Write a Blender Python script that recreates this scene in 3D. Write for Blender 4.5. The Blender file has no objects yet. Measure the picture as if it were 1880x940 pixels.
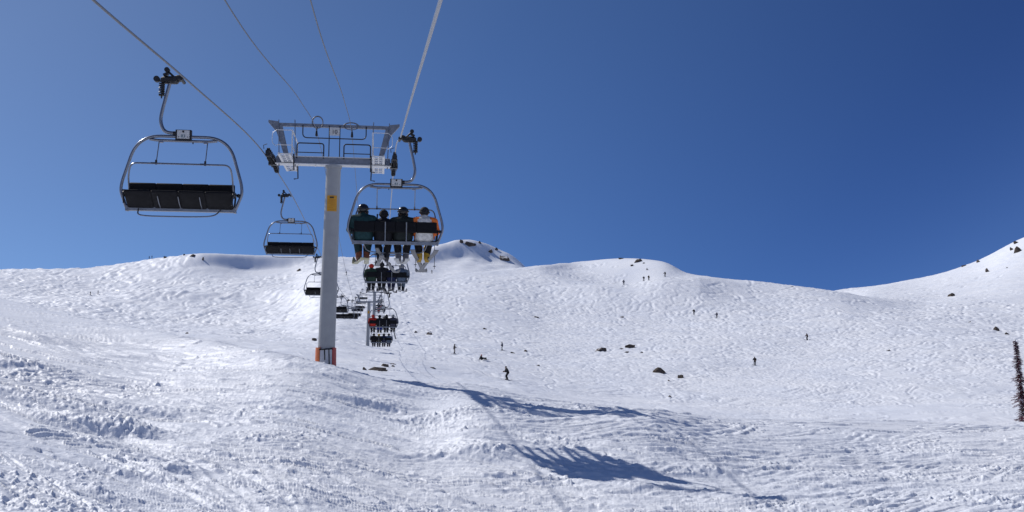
import bpy, math, random
import numpy as np
from mathutils import Vector, Matrix, Euler

random.seed(7)
rng = np.random.default_rng(11)
C = bpy.context.scene.collection
R = math.radians

# ------------------------------------------------------------------ camera
F = 1900.0                       # focal length in pixels of the 1880 x 940 photograph
PITCH, ROLL = math.atan2(170, F), R(0.4)
cam_data = bpy.data.cameras.new('camera')
cam_data.sensor_width = 36
cam_data.lens = 36 * F / 1880
cam_data.clip_start, cam_data.clip_end = 0.2, 20000
cam = bpy.data.objects.new('camera', cam_data)
C.objects.link(cam)
CR = Matrix.Rotation(math.pi / 2 + PITCH, 3, 'X') @ Matrix.Rotation(ROLL, 3, 'Z')
cam.matrix_world = CR.to_4x4()
bpy.context.scene.camera = cam
CRN = np.array(CR)

# ------------------------------------------------------------------ sun, sky, exposure
SUN = Vector((-0.92, 0.66, 0.98)).normalized()      # towards the sun
AZ, EL = math.atan2(SUN.x, SUN.y), math.asin(SUN.z)
world = bpy.data.worlds.new('World')
bpy.context.scene.world = world
world.use_nodes = True
wn = world.node_tree
sky = wn.nodes.new('ShaderNodeTexSky')
sky.sky_type = 'NISHITA'
sky.sun_disc = False
sky.sun_elevation = EL
sky.sun_rotation = AZ % (2 * math.pi)
sky.altitude = 2600
sky.air_density = 0.8
sky.dust_density = 0.25
sky.ozone_density = 4.0
# the clear mountain sky is deepest away from the sun and pale towards it
tcw = wn.nodes.new('ShaderNodeTexCoord')
dotn = wn.nodes.new('ShaderNodeVectorMath')
dotn.operation = 'DOT_PRODUCT'
wn.links.new(tcw.outputs['Generated'], dotn.inputs[0])
lift = wn.nodes.new('ShaderNodeVectorMath')          # thin high-mountain air: less of the pale band along the horizon
lift.operation = 'MULTIPLY_ADD'
wn.links.new(tcw.outputs['Generated'], lift.inputs[0])
lift.inputs[1].default_value = (1, 1, 0.84)
lift.inputs[2].default_value = (0, 0, 0.074)
wn.links.new(lift.outputs[0], sky.inputs[0])
dotn.inputs[1].default_value = SUN
mrw = wn.nodes.new('ShaderNodeMapRange')
mrw.inputs['From Min'].default_value, mrw.inputs['From Max'].default_value = -1, 1
wn.links.new(dotn.outputs['Value'], mrw.inputs['Value'])
rampw = wn.nodes.new('ShaderNodeValToRGB')
rampw.color_ramp.interpolation = 'B_SPLINE'
SKY_STOPS = [(0.0, (1.0, 1.0, 1.05)), (0.35, (0.80, 0.92, 1.15)), (0.60, (0.30, 0.42, 0.70)), (0.68, (0.26, 0.385, 0.64)), (0.81, (0.55, 0.66, 0.82)), (0.865, (0.68, 0.71, 0.80)), (0.91, (0.90, 0.85, 0.87)), (1.0, (1.3, 1.1, 1.0))]
el_ = rampw.color_ramp.elements
while len(el_) < len(SKY_STOPS):
    el_.new(0.5)
for e_, (p_, c_) in zip(el_, SKY_STOPS):
    e_.position = p_
    e_.color = (*[x / 1.3 for x in c_], 1)
wn.links.new(mrw.outputs['Result'], rampw.inputs['Fac'])
mulw = wn.nodes.new('ShaderNodeMix')
mulw.data_type, mulw.blend_type = 'RGBA', 'MULTIPLY'
mulw.inputs['Factor'].default_value = 1
wn.links.new(sky.outputs[0], mulw.inputs['A'])
wn.links.new(rampw.outputs['Color'], mulw.inputs['B'])
wn.links.new(mulw.outputs['Result'], wn.nodes['Background'].inputs[0])
wn.nodes['Background'].inputs[1].default_value = 0.14
sun_data = bpy.data.lights.new('sun', 'SUN')
sun_data.energy = 3.9
sun_data.angle = R(0.53)
sun_data.color = (1.0, 0.965, 0.93)
sun = bpy.data.objects.new('sun', sun_data)
C.objects.link(sun)
sun.rotation_euler = SUN.to_track_quat('Z', 'Y').to_euler()
vs = bpy.context.scene.view_settings
vs.view_transform, vs.look, vs.exposure, vs.gamma = 'Standard', 'None', -0.10, 1.0


def ray(u, v):
    return CR @ Vector(((u - 940) / F, (470 - v) / F, -1))


def at(u, v, D):                 # the point at forward distance D metres seen at photo pixel (u, v)
    d = ray(u, v)
    return d * (D / d.y)


# ------------------------------------------------------------------ materials
def mat(name, col, rough=0.6, metal=0.0, noise=0.0, nscale=8.0, spec=0.5, bump=0.0):
    m = bpy.data.materials.new(name)
    m.use_nodes = True
    nt = m.node_tree
    b = nt.nodes['Principled BSDF']
    b.inputs['Base Color'].default_value = (*col, 1)
    b.inputs['Roughness'].default_value = rough
    b.inputs['Metallic'].default_value = metal
    b.inputs['Specular IOR Level'].default_value = spec
    if noise > 0 or bump > 0:
        tc = nt.nodes.new('ShaderNodeTexCoord')
        n = nt.nodes.new('ShaderNodeTexNoise')
        n.inputs['Scale'].default_value = nscale
        n.inputs['Detail'].default_value = 6
        nt.links.new(tc.outputs['Object'], n.inputs['Vector'])
        if noise > 0:
            cr = nt.nodes.new('ShaderNodeValToRGB')
            cr.color_ramp.elements[0].position = 0.3
            cr.color_ramp.elements[1].position = 0.7
            cr.color_ramp.elements[0].color = (*[max(0, c * (1 - noise)) for c in col], 1)
            cr.color_ramp.elements[1].color = (*[min(1, c * (1 + noise)) for c in col], 1)
            nt.links.new(n.outputs['Fac'], cr.inputs['Fac'])
            nt.links.new(cr.outputs['Color'], b.inputs['Base Color'])
        if bump > 0:
            bp = nt.nodes.new('ShaderNodeBump')
            bp.inputs['Strength'].default_value = 0.6
            bp.inputs['Distance'].default_value = bump
            nt.links.new(n.outputs['Fac'], bp.inputs['Height'])
            nt.links.new(bp.outputs['Normal'], b.inputs['Normal'])
    return m


def snow_material():
    m = bpy.data.materials.new('snow')
    m.use_nodes = True
    nt = m.node_tree
    b = nt.nodes['Principled BSDF']
    b.inputs['Roughness'].default_value = 0.55
    b.inputs['Specular IOR Level'].default_value = 0.25
    geo = nt.nodes.new('ShaderNodeNewGeometry')
    big = nt.nodes.new('ShaderNodeTexNoise')
    big.inputs['Scale'].default_value = 0.09
    big.inputs['Detail'].default_value = 5
    nt.links.new(geo.outputs['Position'], big.inputs['Vector'])
    cr = nt.nodes.new('ShaderNodeValToRGB')
    cr.color_ramp.elements[0].position, cr.color_ramp.elements[1].position = 0.32, 0.68
    cr.color_ramp.elements[0].color = (0.80, 0.835, 0.90, 1)
    cr.color_ramp.elements[1].color = (0.88, 0.90, 0.935, 1)
    nt.links.new(big.outputs['Fac'], cr.inputs['Fac'])
    nt.links.new(cr.outputs['Color'], b.inputs['Base Color'])
    prev = None
    for sc, dist, st in ((1.6, 0.10, 0.45), (6.0, 0.035, 0.5), (19.0, 0.012, 0.5)):
        n = nt.nodes.new('ShaderNodeTexNoise')
        n.inputs['Scale'].default_value = sc
        n.inputs['Detail'].default_value = 4
        nt.links.new(geo.outputs['Position'], n.inputs['Vector'])
        bp = nt.nodes.new('ShaderNodeBump')
        bp.inputs['Strength'].default_value = st
        bp.inputs['Distance'].default_value = dist
        nt.links.new(n.outputs['Fac'], bp.inputs['Height'])
        if prev:
            nt.links.new(prev.outputs['Normal'], bp.inputs['Normal'])
        prev = bp
    nt.links.new(prev.outputs['Normal'], b.inputs['Normal'])
    return m


def rock_material():
    m = mat('rock', (0.11, 0.085, 0.07), 0.85, 0, 0.5, 3.0, 0.3, 0.08)
    nt = m.node_tree
    b = nt.nodes['Principled BSDF']
    src = b.inputs['Base Color'].links[0].from_socket
    geo = nt.nodes.new('ShaderNodeNewGeometry')
    sep = nt.nodes.new('ShaderNodeSeparateXYZ')
    nt.links.new(geo.outputs['True Normal'], sep.inputs[0])
    mr = nt.nodes.new('ShaderNodeMapRange')
    mr.inputs['From Min'].default_value, mr.inputs['From Max'].default_value = 0.80, 0.9
    nt.links.new(sep.outputs['Z'], mr.inputs['Value'])
    mx = nt.nodes.new('ShaderNodeMix')
    mx.data_type = 'RGBA'
    nt.links.new(mr.outputs['Result'], mx.inputs['Factor'])
    nt.links.new(src, mx.inputs['A'])
    mx.inputs['B'].default_value = (0.86, 0.88, 0.92, 1)
    nt.links.new(mx.outputs['Result'], b.inputs['Base Color'])
    return m


M_snow = snow_material()
M_rock = rock_material()
M_bare = mat('bare_rock', (0.10, 0.078, 0.062), 0.9, 0, 0.5, 3.0, 0.3, 0.08)
M_galv = mat('galvanised_steel', (0.20, 0.215, 0.245), 0.42, 0.65, 0.18, 9)
M_tube = mat('dull_steel_tube', (0.20, 0.215, 0.25), 0.30, 0.75, 0.12, 14)
M_pole = mat('grey_painted_steel', (0.30, 0.31, 0.32), 0.55, 0.1, 0.07, 3)
M_grate = mat('pale_grating', (0.62, 0.63, 0.64), 0.5, 0.4, 0.1, 20)
M_black = mat('black_seat_vinyl', (0.010, 0.010, 0.012), 0.7, 0, 0.2, 12, 0.15)
M_dark = mat('dark_cast_iron', (0.02, 0.02, 0.023), 0.5, 0.4, 0.3, 20)
M_rope = mat('steel_rope', (0.36, 0.37, 0.39), 0.40, 0.85)
M_rope_dull = mat('dark_steel_rope', (0.16, 0.165, 0.18), 0.5, 0.6)  # darker, less metallic grey for the left rope
M_cable = mat('grey_cable', (0.12, 0.125, 0.14), 0.5, 0.2, 0.1, 40)
M_white = mat('white_plate', (0.50, 0.51, 0.51), 0.5, 0, 0.06, 12)
M_yellow = mat('yellow_sign_enamel', (0.52, 0.25, 0.009), 0.45, 0, 0.08, 10)
M_ink = mat('black_print', (0.03, 0.02, 0.012), 0.6)
M_ink2 = mat('teal_print', (0.03, 0.10, 0.14), 0.6)
M_brown_ink = mat('brown_print', (0.42, 0.17, 0.01), 0.6)
M_orange = mat('orange_pad_vinyl', (0.55, 0.14, 0.04), 0.5, 0, 0.12, 6)
M_redpad = mat('red_pad_vinyl', (0.34, 0.03, 0.03), 0.5, 0, 0.12, 6)
M_greypad = mat('grey_pad_vinyl', (0.42, 0.44, 0.48), 0.6, 0, 0.08, 6)
M_skin = mat('skin', (0.50, 0.30, 0.22), 0.55, 0, 0.06, 20)
M_needle = mat('dark_fir_needles', (0.085, 0.026, 0.040), 0.8, 0, 0.5, 5, 0.2)
M_bark = mat('bark', (0.07, 0.045, 0.035), 0.9, 0, 0.3, 8, 0.2)
M_frost = mat('snow_on_branch', (0.78, 0.76, 0.80), 0.7)
_cloth = {}


def cloth(name, col, rough=0.75):
    if name not in _cloth:
        _cloth[name] = mat(name, col, rough, 0, 0.22, 14, 0.25, 0.012)
    return _cloth[name]


# ------------------------------------------------------------------ mesh helpers
class MB:
    def __init__(s):
        s.v, s.f = [], []

    def add(s, vs_, fs_):
        n = len(s.v)
        s.v += [tuple(p) for p in vs_]
        s.f += [tuple(i + n for i in f) for f in fs_]
        return s

    def box(s, c, size, rot=None):
        hx, hy, hz = size[0] / 2, size[1] / 2, size[2] / 2
        M = Euler(rot).to_matrix() if rot else Matrix.Identity(3)
        vs_ = [Vector(c) + M @ Vector((x * hx, y * hy, z * hz)) for z in (-1, 1) for y in (-1, 1) for x in (-1, 1)]
        return s.add(vs_, [(0, 2, 3, 1), (4, 5, 7, 6), (0, 1, 5, 4), (2, 6, 7, 3), (0, 4, 6, 2), (1, 3, 7, 5)])

    def tube(s, path, r, seg=8, closed=False, r_end=None):
        P = [Vector(p) for p in path]
        n = len(P)
        T = []
        for i in range(n):
            a = P[(i - 1) % n] if closed or i > 0 else P[i]
            b = P[(i + 1) % n] if closed or i < n - 1 else P[i]
            T.append((b - a).normalized())
        up = Vector((0, 0, 1)) if abs(T[0].z) < 0.9 else Vector((1, 0, 0))
        N = (up - T[0] * up.dot(T[0])).normalized()
        vs_, fs_ = [], []
        for i in range(n):
            N = (N - T[i] * N.dot(T[i])).normalized()
            B = T[i].cross(N)
            if isinstance(r, (list, tuple)):
                rr = r[i]
            else:
                rr = r if r_end is None else r + (r_end - r) * i / max(1, n - 1)
            for k in range(seg):
                a = 2 * math.pi * k / seg
                vs_.append(P[i] + (N * math.cos(a) + B * math.sin(a)) * rr)
        m = n if closed else n - 1
        for i in range(m):
            j = (i + 1) % n
            for k in range(seg):
                l = (k + 1) % seg
                fs_.append((i * seg + k, i * seg + l, j * seg + l, j * seg + k))
        if not closed:
            fs_.append(tuple(range(seg))[::-1])
            fs_.append(tuple((n - 1) * seg + k for k in range(seg)))
        return s.add(vs_, fs_)

    def cyl(s, a, b, r, seg=12, r2=None):
        return s.tube([a, b], r, seg, False, r2)

    def ball(s, c, r, seg=10, scale=(1, 1, 1)):
        vs_, fs_ = [], []
        rings = seg // 2 + 1
        for i in range(1, rings):
            t = math.pi * i / rings
            for k in range(seg):
                a = 2 * math.pi * k / seg
                vs_.append((c[0] + r * scale[0] * math.sin(t) * math.cos(a), c[1] + r * scale[1] * math.sin(t) * math.sin(a), c[2] + r * scale[2] * math.cos(t)))
        n = len(vs_)
        vs_ += [(c[0], c[1], c[2] + r * scale[2]), (c[0], c[1], c[2] - r * scale[2])]
        for i in range(rings - 2):
            for k in range(seg):
                l = (k + 1) % seg
                fs_.append((i * seg + k, (i + 1) * seg + k, (i + 1) * seg + l, i * seg + l))
        for k in range(seg):
            l = (k + 1) % seg
            fs_.append((n, k, l))
            b = (rings - 2) * seg
            fs_.append((n + 1, b + l, b + k))
        return s.add(vs_, fs_)

    def capsule(s, a, b, ra, rb, seg=12):
        a, b = Vector(a), Vector(b)
        d = b - a
        L = max(d.length, 1e-4)
        t = d / L
        pts, rad = [], []
        for i in range(4, -1, -1):
            th = math.pi / 2 * i / 4.4
            pts.append(a - t * ra * math.sin(th)); rad.append(ra * math.cos(th))
        for i in range(0, 5):
            th = math.pi / 2 * i / 4.4
            pts.append(b + t * rb * math.sin(th)); rad.append(rb * math.cos(th))
        return s.tube(pts, rad, seg)

    def mesh(s, name, smooth=True, angle=40):
        me = bpy.data.meshes.new(name)
        me.from_pydata(s.v, [], s.f)
        me.validate()
        if smooth:
            me.shade_smooth()
            me.set_sharp_from_angle(angle=R(angle))
        return me

    def obj(s, name, m, parent=None, smooth=True):
        o = bpy.data.objects.new(name, s.mesh(name, smooth))
        o.data.materials.append(m)
        C.objects.link(o)
        if parent:
            o.parent = parent
        return o


def tag(o, label=None, cat=None, group=None, kind=None):
    if label: o['label'] = label
    if cat: o['category'] = cat
    if group: o['group'] = group
    if kind: o['kind'] = kind
    return o


def empty(name, loc, rz=0.0):
    o = bpy.data.objects.new(name, None)
    o.empty_display_size = 0.3
    o.location = loc
    o.rotation_euler = (0, 0, rz)
    C.objects.link(o)
    return o


def copy_tree(o, parent=None):
    c = o.copy()
    C.objects.link(c)
    if parent: c.parent = parent
    for ch in list(o.children):
        copy_tree(ch, c)
    return c


def rounded(pts, r, n=6, closed=False):
    """polyline with its corners rounded"""
    P = [Vector(p) for p in pts]
    out = []
    N = len(P)
    for i in range(N):
        if not closed and i in (0, N - 1):
            out.append(P[i]); continue
        a, b, c = P[i - 1], P[i], P[(i + 1) % N]
        d1, d2 = (a - b), (c - b)
        rr = min(r, d1.length * 0.48, d2.length * 0.48)
        p, q = b + d1.normalized() * rr, b + d2.normalized() * rr
        for k in range(n + 1):
            t = k / n
            out.append(p * (1 - t) ** 2 + b * 2 * t * (1 - t) + q * t * t)
    return out


def text_mesh(body, size, name, thick=0.004):
    cu = bpy.data.curves.new(name, 'FONT')
    cu.body = body
    cu.size = size
    cu.align_x, cu.align_y = 'CENTER', 'CENTER'
    cu.extrude = thick
    t = bpy.data.objects.new(name, cu)
    C.objects.link(t)
    dg = bpy.context.evaluated_depsgraph_get()
    me = bpy.data.meshes.new_from_object(t.evaluated_get(dg))
    bpy.data.objects.remove(t)
    me.transform(Matrix.Rotation(math.pi / 2, 4, 'X'))      # stands upright, read from -y
    return me


def place_mesh(name, me, m, parent, loc=(0, 0, 0), rot=(0, 0, 0)):
    o = bpy.data.objects.new(name, me)
    me.materials.clear()
    me.materials.append(m)
    C.objects.link(o)
    o.parent = parent
    o.location, o.rotation_euler = loc, rot
    return o


# ------------------------------------------------------------------ numpy noise and interpolation
_perm = rng.permutation(4096)
_gang = rng.uniform(0, 2 * np.pi, 4096)
_gx, _gy = np.cos(_gang).astype(np.float32), np.sin(_gang).astype(np.float32)


def perlin(x, y, seed=0):
    xi, yi = np.floor(x).astype(np.int64), np.floor(y).astype(np.int64)
    xf, yf = (x - xi).astype(np.float32), (y - yi).astype(np.float32)

    def g(ix, iy, dx, dy):
        h = _perm[(_perm[(ix + seed * 57) & 4095] + iy + seed * 131) & 4095]
        return _gx[h] * dx + _gy[h] * dy
    u = xf * xf * xf * (xf * (xf * 6 - 15) + 10)
    w = yf * yf * yf * (yf * (yf * 6 - 15) + 10)
    a, b = g(xi, yi, xf, yf), g(xi + 1, yi, xf - 1, yf)
    c, d = g(xi, yi + 1, xf, yf - 1), g(xi + 1, yi + 1, xf - 1, yf - 1)
    a += (b - a) * u
    c += (d - c) * u
    return (a + (c - a) * w) * 1.5


def sstep(x, a, b):
    t = np.clip((x - a) / (b - a), 0, 1)
    return t * t * (3 - 2 * t)


def pchip(x, y, xq):
    h, d = np.diff(x), np.diff(y) / np.diff(x)
    m = np.zeros_like(y)
    for i in range(1, len(x) - 1):
        if d[i - 1] * d[i] > 0:
            w1, w2 = 2 * h[i] + h[i - 1], h[i] + 2 * h[i - 1]
            m[i] = (w1 + w2) / (w1 / d[i - 1] + w2 / d[i])
    m[0], m[-1] = d[0], d[-1]
    k = np.clip(np.searchsorted(x, xq) - 1, 0, len(x) - 2)
    t = (xq - x[k]) / h[k]
    t = np.clip(t, 0, 1)
    return ((1 + 2 * t) * (1 - t) ** 2 * y[k] + t * (1 - t) ** 2 * h[k] * m[k] + t * t * (3 - 2 * t) * y[k + 1] + t * t * (t - 1) * h[k] * m[k + 1])


# ------------------------------------------------------------------ terrain
# For photo columns u: (distance r, photo row v) at the same 16 stations of the ground, from below the frame out to the skyline.
COLS = [
 (-160, [(13, 940), (22, 790), (33, 660), (80, 508), (110, 560), (200, 568), (250, 566), (300, 560), (360, 552), (400, 545), (440, 536), (470, 528), (500, 518), (560, 508), (640, 498), (900, 700)]),
 (0,   [(14, 940), (24, 790), (35, 690), (70, 548), (110, 575), (230, 580), (300, 572), (360, 562), (410, 553), (450, 547), (480, 542), (505, 540), (540, 530), (575, 516), (640, 495), (900, 700)]),
 (150, [(15, 940), (26, 775), (38, 680), (60, 586), (100, 608), (220, 602), (290, 594), (345, 582), (385, 567), (420, 552), (440, 545), (485, 550), (540, 540), (585, 516), (640, 492), (900, 700)]),
 (300, [(16, 940), (28, 770), (40, 690), (50, 612), (80, 642), (160, 622), (270, 608), (340, 596), (380, 575), (422, 552), (436, 536), (470, 545), (545, 527), (575, 506), (625, 472), (900, 700)]),
 (370, [(16, 940), (28, 772), (39, 697), (43.5, 626), (75, 650), (160, 620), (270, 608), (340, 596), (380, 574), (422, 552), (436, 536), (470, 545), (540, 523), (590, 487), (602, 465), (900, 700)]),
 (450, [(16.5, 940), (27.5, 778), (37, 705), (38.5, 640), (70, 658), (150, 632), (260, 610), (325, 600), (370, 579), (422, 552), (436, 536), (470, 545), (535, 521), (590, 497), (601, 468), (900, 700)]),
 (530, [(16.5, 940), (27, 787), (35, 705), (34.5, 656), (60, 675), (130, 638), (220, 616), (280, 604), (335, 584), (400, 548), (420, 531), (455, 541), (530, 517), (587, 492), (599, 470), (900, 700)]),
 (600, [(17, 940), (25, 805), (30, 735), (33.4, 672), (52, 692), (105, 662), (150, 634), (185, 616), (250, 588), (330, 548), (370, 531), (410, 533), (480, 510), (570, 485), (620, 472), (900, 700)]),
 (700, [(17.5, 940), (24.5, 812), (29.5, 750), (33.3, 697), (50, 712), (90, 684), (125, 664), (185, 643), (250, 602), (330, 552), (380, 528), (420, 531), (500, 510), (590, 487), (650, 473), (900, 700)]),
 (760, [(18, 940), (24.2, 816), (29.5, 752), (33.4, 703), (49, 718), (90, 690), (140, 664), (185, 646), (250, 603), (330, 552), (390, 524), (440, 530), (540, 508), (640, 485), (720, 466), (1000, 700)]),
 (800, [(18, 940), (24, 821), (29.5, 752), (33.6, 706), (49, 721), (90, 696), (140, 674), (185, 650), (250, 606), (330, 555), (420, 512), (480, 524), (570, 508), (700, 482), (748, 451), (1000, 700)]),
 (855, [(18.5, 940), (22, 842), (28.5, 736), (34.5, 707), (49, 726), (90, 704), (140, 680), (185, 653), (240, 618), (330, 555), (430, 503), (500, 517), (620, 500), (736, 474), (760, 440), (1000, 700)]),
 (920, [(18.7, 940), (22, 846), (28.5, 746), (34.5, 717), (50, 733), (95, 708), (150, 686), (190, 655), (240, 624), (330, 560), (440, 495), (510, 512), (640, 503), (741, 484), (762, 459), (1000, 700)]),
 (965, [(18.8, 940), (22, 850), (28, 762), (34.2, 728), (50, 744), (95, 716), (150, 694), (190, 663), (240, 628), (330, 566), (447, 491), (520, 506), (640, 504), (720, 499), (765, 488), (1000, 700)]),
 (1000, [(18.9, 940), (22, 851), (28, 766), (34.2, 733), (50, 749), (98, 722), (150, 700), (190, 668), (235, 636), (335, 568), (452, 487), (540, 515), (640, 525), (720, 535), (800, 545), (1000, 700)]),
 (1060, [(19, 940), (22, 855), (28, 770), (34, 741), (50, 756), (104, 732), (150, 706), (195, 668), (238, 637), (330, 575), (402, 520), (420, 516), (462, 497), (498, 481), (620, 540), (1000, 700)]),
 (1150, [(19, 940), (22, 857), (28, 770), (33.5, 750), (52, 768), (110, 740), (150, 712), (200, 668), (240, 637), (325, 582), (400, 522), (415, 526), (450, 494), (478, 474), (640, 560), (1000, 700)]),
 (1220, [(19.2, 940), (22.5, 857), (28.5, 773), (35, 758), (55, 776), (112, 744), (155, 712), (205, 667), (245, 634), (325, 584), (405, 510), (416, 513), (438, 495), (455, 480), (650, 560), (1000, 700)]),
 (1265,[(19.3, 940), (23, 856), (30, 784), (37, 762), (56, 780), (114, 748), (160, 710), (205, 668), (250, 632), (325, 585), (415, 507), (424, 508), (436, 505), (446, 502), (660, 560), (1000, 700)]),
 (1300,[(19.4, 940), (23, 858), (31, 785), (38, 766), (58, 783), (116, 750), (165, 708), (208, 670), (255, 630), (325, 585), (416, 509.5), (424, 508.5), (432, 507.5), (442, 507), (680, 560), (1000, 700)]),
 (1400,[(19.4, 940), (24, 860), (32, 789), (40, 771), (62, 787), (120, 754), (170, 706), (210, 674), (260, 630), (330, 582), (425, 519), (460, 530), (540, 545), (600, 552), (690, 560), (1000, 700)]),
 (1540,[(19.4, 940), (25, 860), (34, 790), (44, 773), (66, 787), (125, 752), (180, 700), (225, 662), (275, 622), (340, 575), (420, 534), (500, 548), (580, 552), (640, 545), (700, 533), (1000, 700)]),
 (1600,[(19.4, 940), (26, 856), (36, 788), (47, 774), (70, 786), (130, 748), (185, 696), (225, 660), (275, 622), (340, 580), (425, 545), (500, 549), (560, 543), (630, 534), (700, 526), (1000, 700)]),
 (1700,[(19.4, 940), (27, 852), (38, 788), (50, 775), (74, 786), (140, 740), (190, 692), (225, 660), (275, 622), (350, 582), (430, 560), (500, 548), (560, 537), (630, 524), (700, 510), (1000, 700)]),
 (1790,[(19.4, 940), (27.5, 850), (39, 788), (55, 775), (78, 786), (145, 738), (190, 695), (225, 662), (275, 624), (350, 585), (430, 557), (490, 542), (550, 525), (630, 503), (700, 483), (1000, 700)]),
 (1880,[(19.4, 940), (28, 850), (40, 788), (60, 775), (85, 786), (150, 738), (190, 698), (230, 660), (280, 626), (350, 590), (420, 560), (480, 535), (540, 509), (620, 474), (700, 440), (1000, 700)]),
 (2040,[(19.4, 940), (28, 850), (40, 788), (70, 775), (95, 786), (150, 738), (190, 700), (230, 664), (280, 630), (350, 594), (420, 560), (480, 525), (540, 485), (620, 430), (700, 375), (1000, 600)]),
]
# the near slope runs evenly from the frame's foot up to its crest
for q_, (u_, ks) in enumerate(COLS):
    if u_ > 800: continue
    def zk(k): return (640 - k[1]) / F * k[0]
    for n_, t_, sag in ((1, 0.40, -0.10), (2, 0.74, -0.07)):
        r_ = ks[0][0] + (ks[3][0] - ks[0][0]) * t_
        z_ = zk(ks[0]) + (zk(ks[3]) - zk(ks[0])) * t_ + sag
        ks[n_] = (r_, 640 - z_ * F / r_)
# a column has one crest before the skyline or, round the bright face, a lip and a crest: give both kinds the same stations
for q_, (u_, ks) in enumerate(COLS):
    def mix(a, b, t):
        return (math.exp(math.log(a[0]) * (1 - t) + math.log(b[0]) * t), a[1] * (1 - t) + b[1] * t)
    if 1060 <= u_ <= 1300:
        ks = ks[:14] + [mix(ks[13], ks[14], 0.35), mix(ks[13], ks[14], 0.6), mix(ks[13], ks[14], 0.8)] + ks[14:]
    else:
        ks = ks[:10] + [mix(ks[9], ks[10], t_) for t_ in (0.62, 0.74, 0.87)] + ks[10:]
    COLS[q_] = (u_, ks)
CU = np.array([c[0] for c in COLS], float)
CLR = np.log(np.array([[k[0] for k in c[1]] for c in COLS], float))
CV = np.array([[k[1] for k in c[1]] for c in COLS], float)
NK = CLR.shape[1]

DU = 1.9
u_in = np.arange(-70, 1955, DU)
phi_in = np.arctan((u_in - 940) / F * math.cos(PITCH))
edge = phi_in[-1]
side = edge + (math.pi - edge) * (np.linspace(0, 1, 70)[1:]) ** 1.6
phi = np.concatenate([-side[::-1], phi_in, side[:-1]])
NC = len(phi)


def seg(a, b, n):
    return np.exp(np.linspace(math.log(a), math.log(b), n, endpoint=False))


rr = np.concatenate([seg(2.2, 13, 60), seg(13, 46, 820), seg(46, 130, 190), seg(130, 500, 470), seg(500, 780, 190), seg(780, 5000, 36)])
NR = len(rr)
lrr = np.log(rr)
uc = np.clip(940 + F * np.tan(np.clip(phi, -1.2, 1.2)) / math.cos(PITCH), -160, 2040)
ucc = uc
KL = np.stack([pchip(CU, CLR[:, k], ucc) for k in range(NK)], 1)
KV = np.stack([pchip(CU, CV[:, k], ucc) for k in range(NK)], 1)


def smooth_cols(A, sig):
    k = np.exp(-0.5 * (np.arange(-60, 61) / sig) ** 2); k /= k.sum()
    return np.stack([np.convolve(np.pad(A[:, q], 60, mode='edge'), k, 'valid') for q in range(A.shape[1])], 1)


KL = np.concatenate([smooth_cols(KL[:, :9], 18), smooth_cols(KL[:, 9:], 6)], 1)
KV = np.concatenate([smooth_cols(KV[:, :9], 18), smooth_cols(KV[:, 9:], 4)], 1)
Z = np.zeros((NR, NC))
for j in range(NC):
    loc = np.stack([np.full(NK, (uc[j] - 940) / F), (470 - KV[j]) / F, -np.ones(NK)])
    w = CRN @ loc
    t = w[2] / np.hypot(w[0], w[1])
    z1 = t[0] * math.exp(KL[j, 0])
    lk = np.concatenate([[math.log(2.0), math.log(5), math.log(9)], KL[j], [math.log(6000)]])
    tk = np.concatenate([[(z1 - .5) / 2.0, (z1 - .35) / 5, (z1 - .15) / 9], t, [-0.05]])
    Z[:, j] = pchip(lk, tk, lrr) * rr
X = rr[:, None] * np.sin(phi)[None]
Y = rr[:, None] * np.cos(phi)[None]
RR = np.repeat(rr[:, None], NC, 1)
Zbase = Z.copy()


def g_index(x, y):
    p = np.arctan2(x, y)
    j = np.interp(p, phi, np.arange(NC))
    i = np.interp(np.log(np.hypot(x, y)), lrr, np.arange(NR))
    return i, j


def bil(A, x, y):
    i, j = g_index(x, y)
    i0, j0 = np.clip(np.floor(i).astype(int), 0, NR - 2), np.clip(np.floor(j).astype(int), 0, NC - 2)
    fi, fj = i - i0, j - j0
    return (A[i0, j0] * (1 - fi) * (1 - fj) + A[i0 + 1, j0] * fi * (1 - fj) + A[i0, j0 + 1] * (1 - fi) * fj + A[i0 + 1, j0 + 1] * fi * fj)


def hit(u, v, A=None, r0=8):
    """where the ray of a photo pixel first meets the ground"""
    A = Z if A is None else A
    d = ray(u, v)
    h = math.hypot(d.x, d.y)
    j = np.interp(math.atan2(d.x, d.y), phi, np.arange(NC))
    j0 = int(min(NC - 2, math.floor(j)))
    col = A[:, j0] * (1 - (j - j0)) + A[:, j0 + 1] * (j - j0)
    below = (rr * d.z / h <= col) & (rr > r0)
    if below.any():
        i = int(np.argmax(below))
    else:                                    # grazes the skyline: take the nearest approach
        gap = rr * d.z / h - col
        gap = np.where((rr > 250) & (rr < 900), gap / rr, 9)
        i = int(np.argmin(gap))
    r = rr[i]
    return Vector((d.x / h * r, d.y / h * r, col[i]))


def zt(x, y):
    return float(bil(Z, np.array([x]), np.array([y]))[0])


# --- relief of the snow
near = 1 - sstep(RR, 42, 75)
far = sstep(RR, 50, 95)
smoothbowl = np.exp(-(((ucc[None] - 1165) / 95) ** 2) ** 2) * sstep(RR, 408, 425)        # the unskied face by the skyline
cornice = np.exp(-(((ucc[None] - 455) / 110) ** 2) ** 3) * sstep(RR, 560, 582)
knoll = np.exp(-(((ucc[None] - 890) / 90) ** 2) ** 2) * sstep(RR, 640, 690)
lipflat = (1 - sstep(ucc[None], 560, 640)) * sstep(ucc[None], 120, 220) * sstep(RR, 437, 446) * (1 - sstep(RR, 500, 535))
calm = (1 - 0.8 * lipflat) * (1 - 0.85 * np.maximum(np.maximum(smoothbowl, cornice), 0.6 * knoll))
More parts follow.
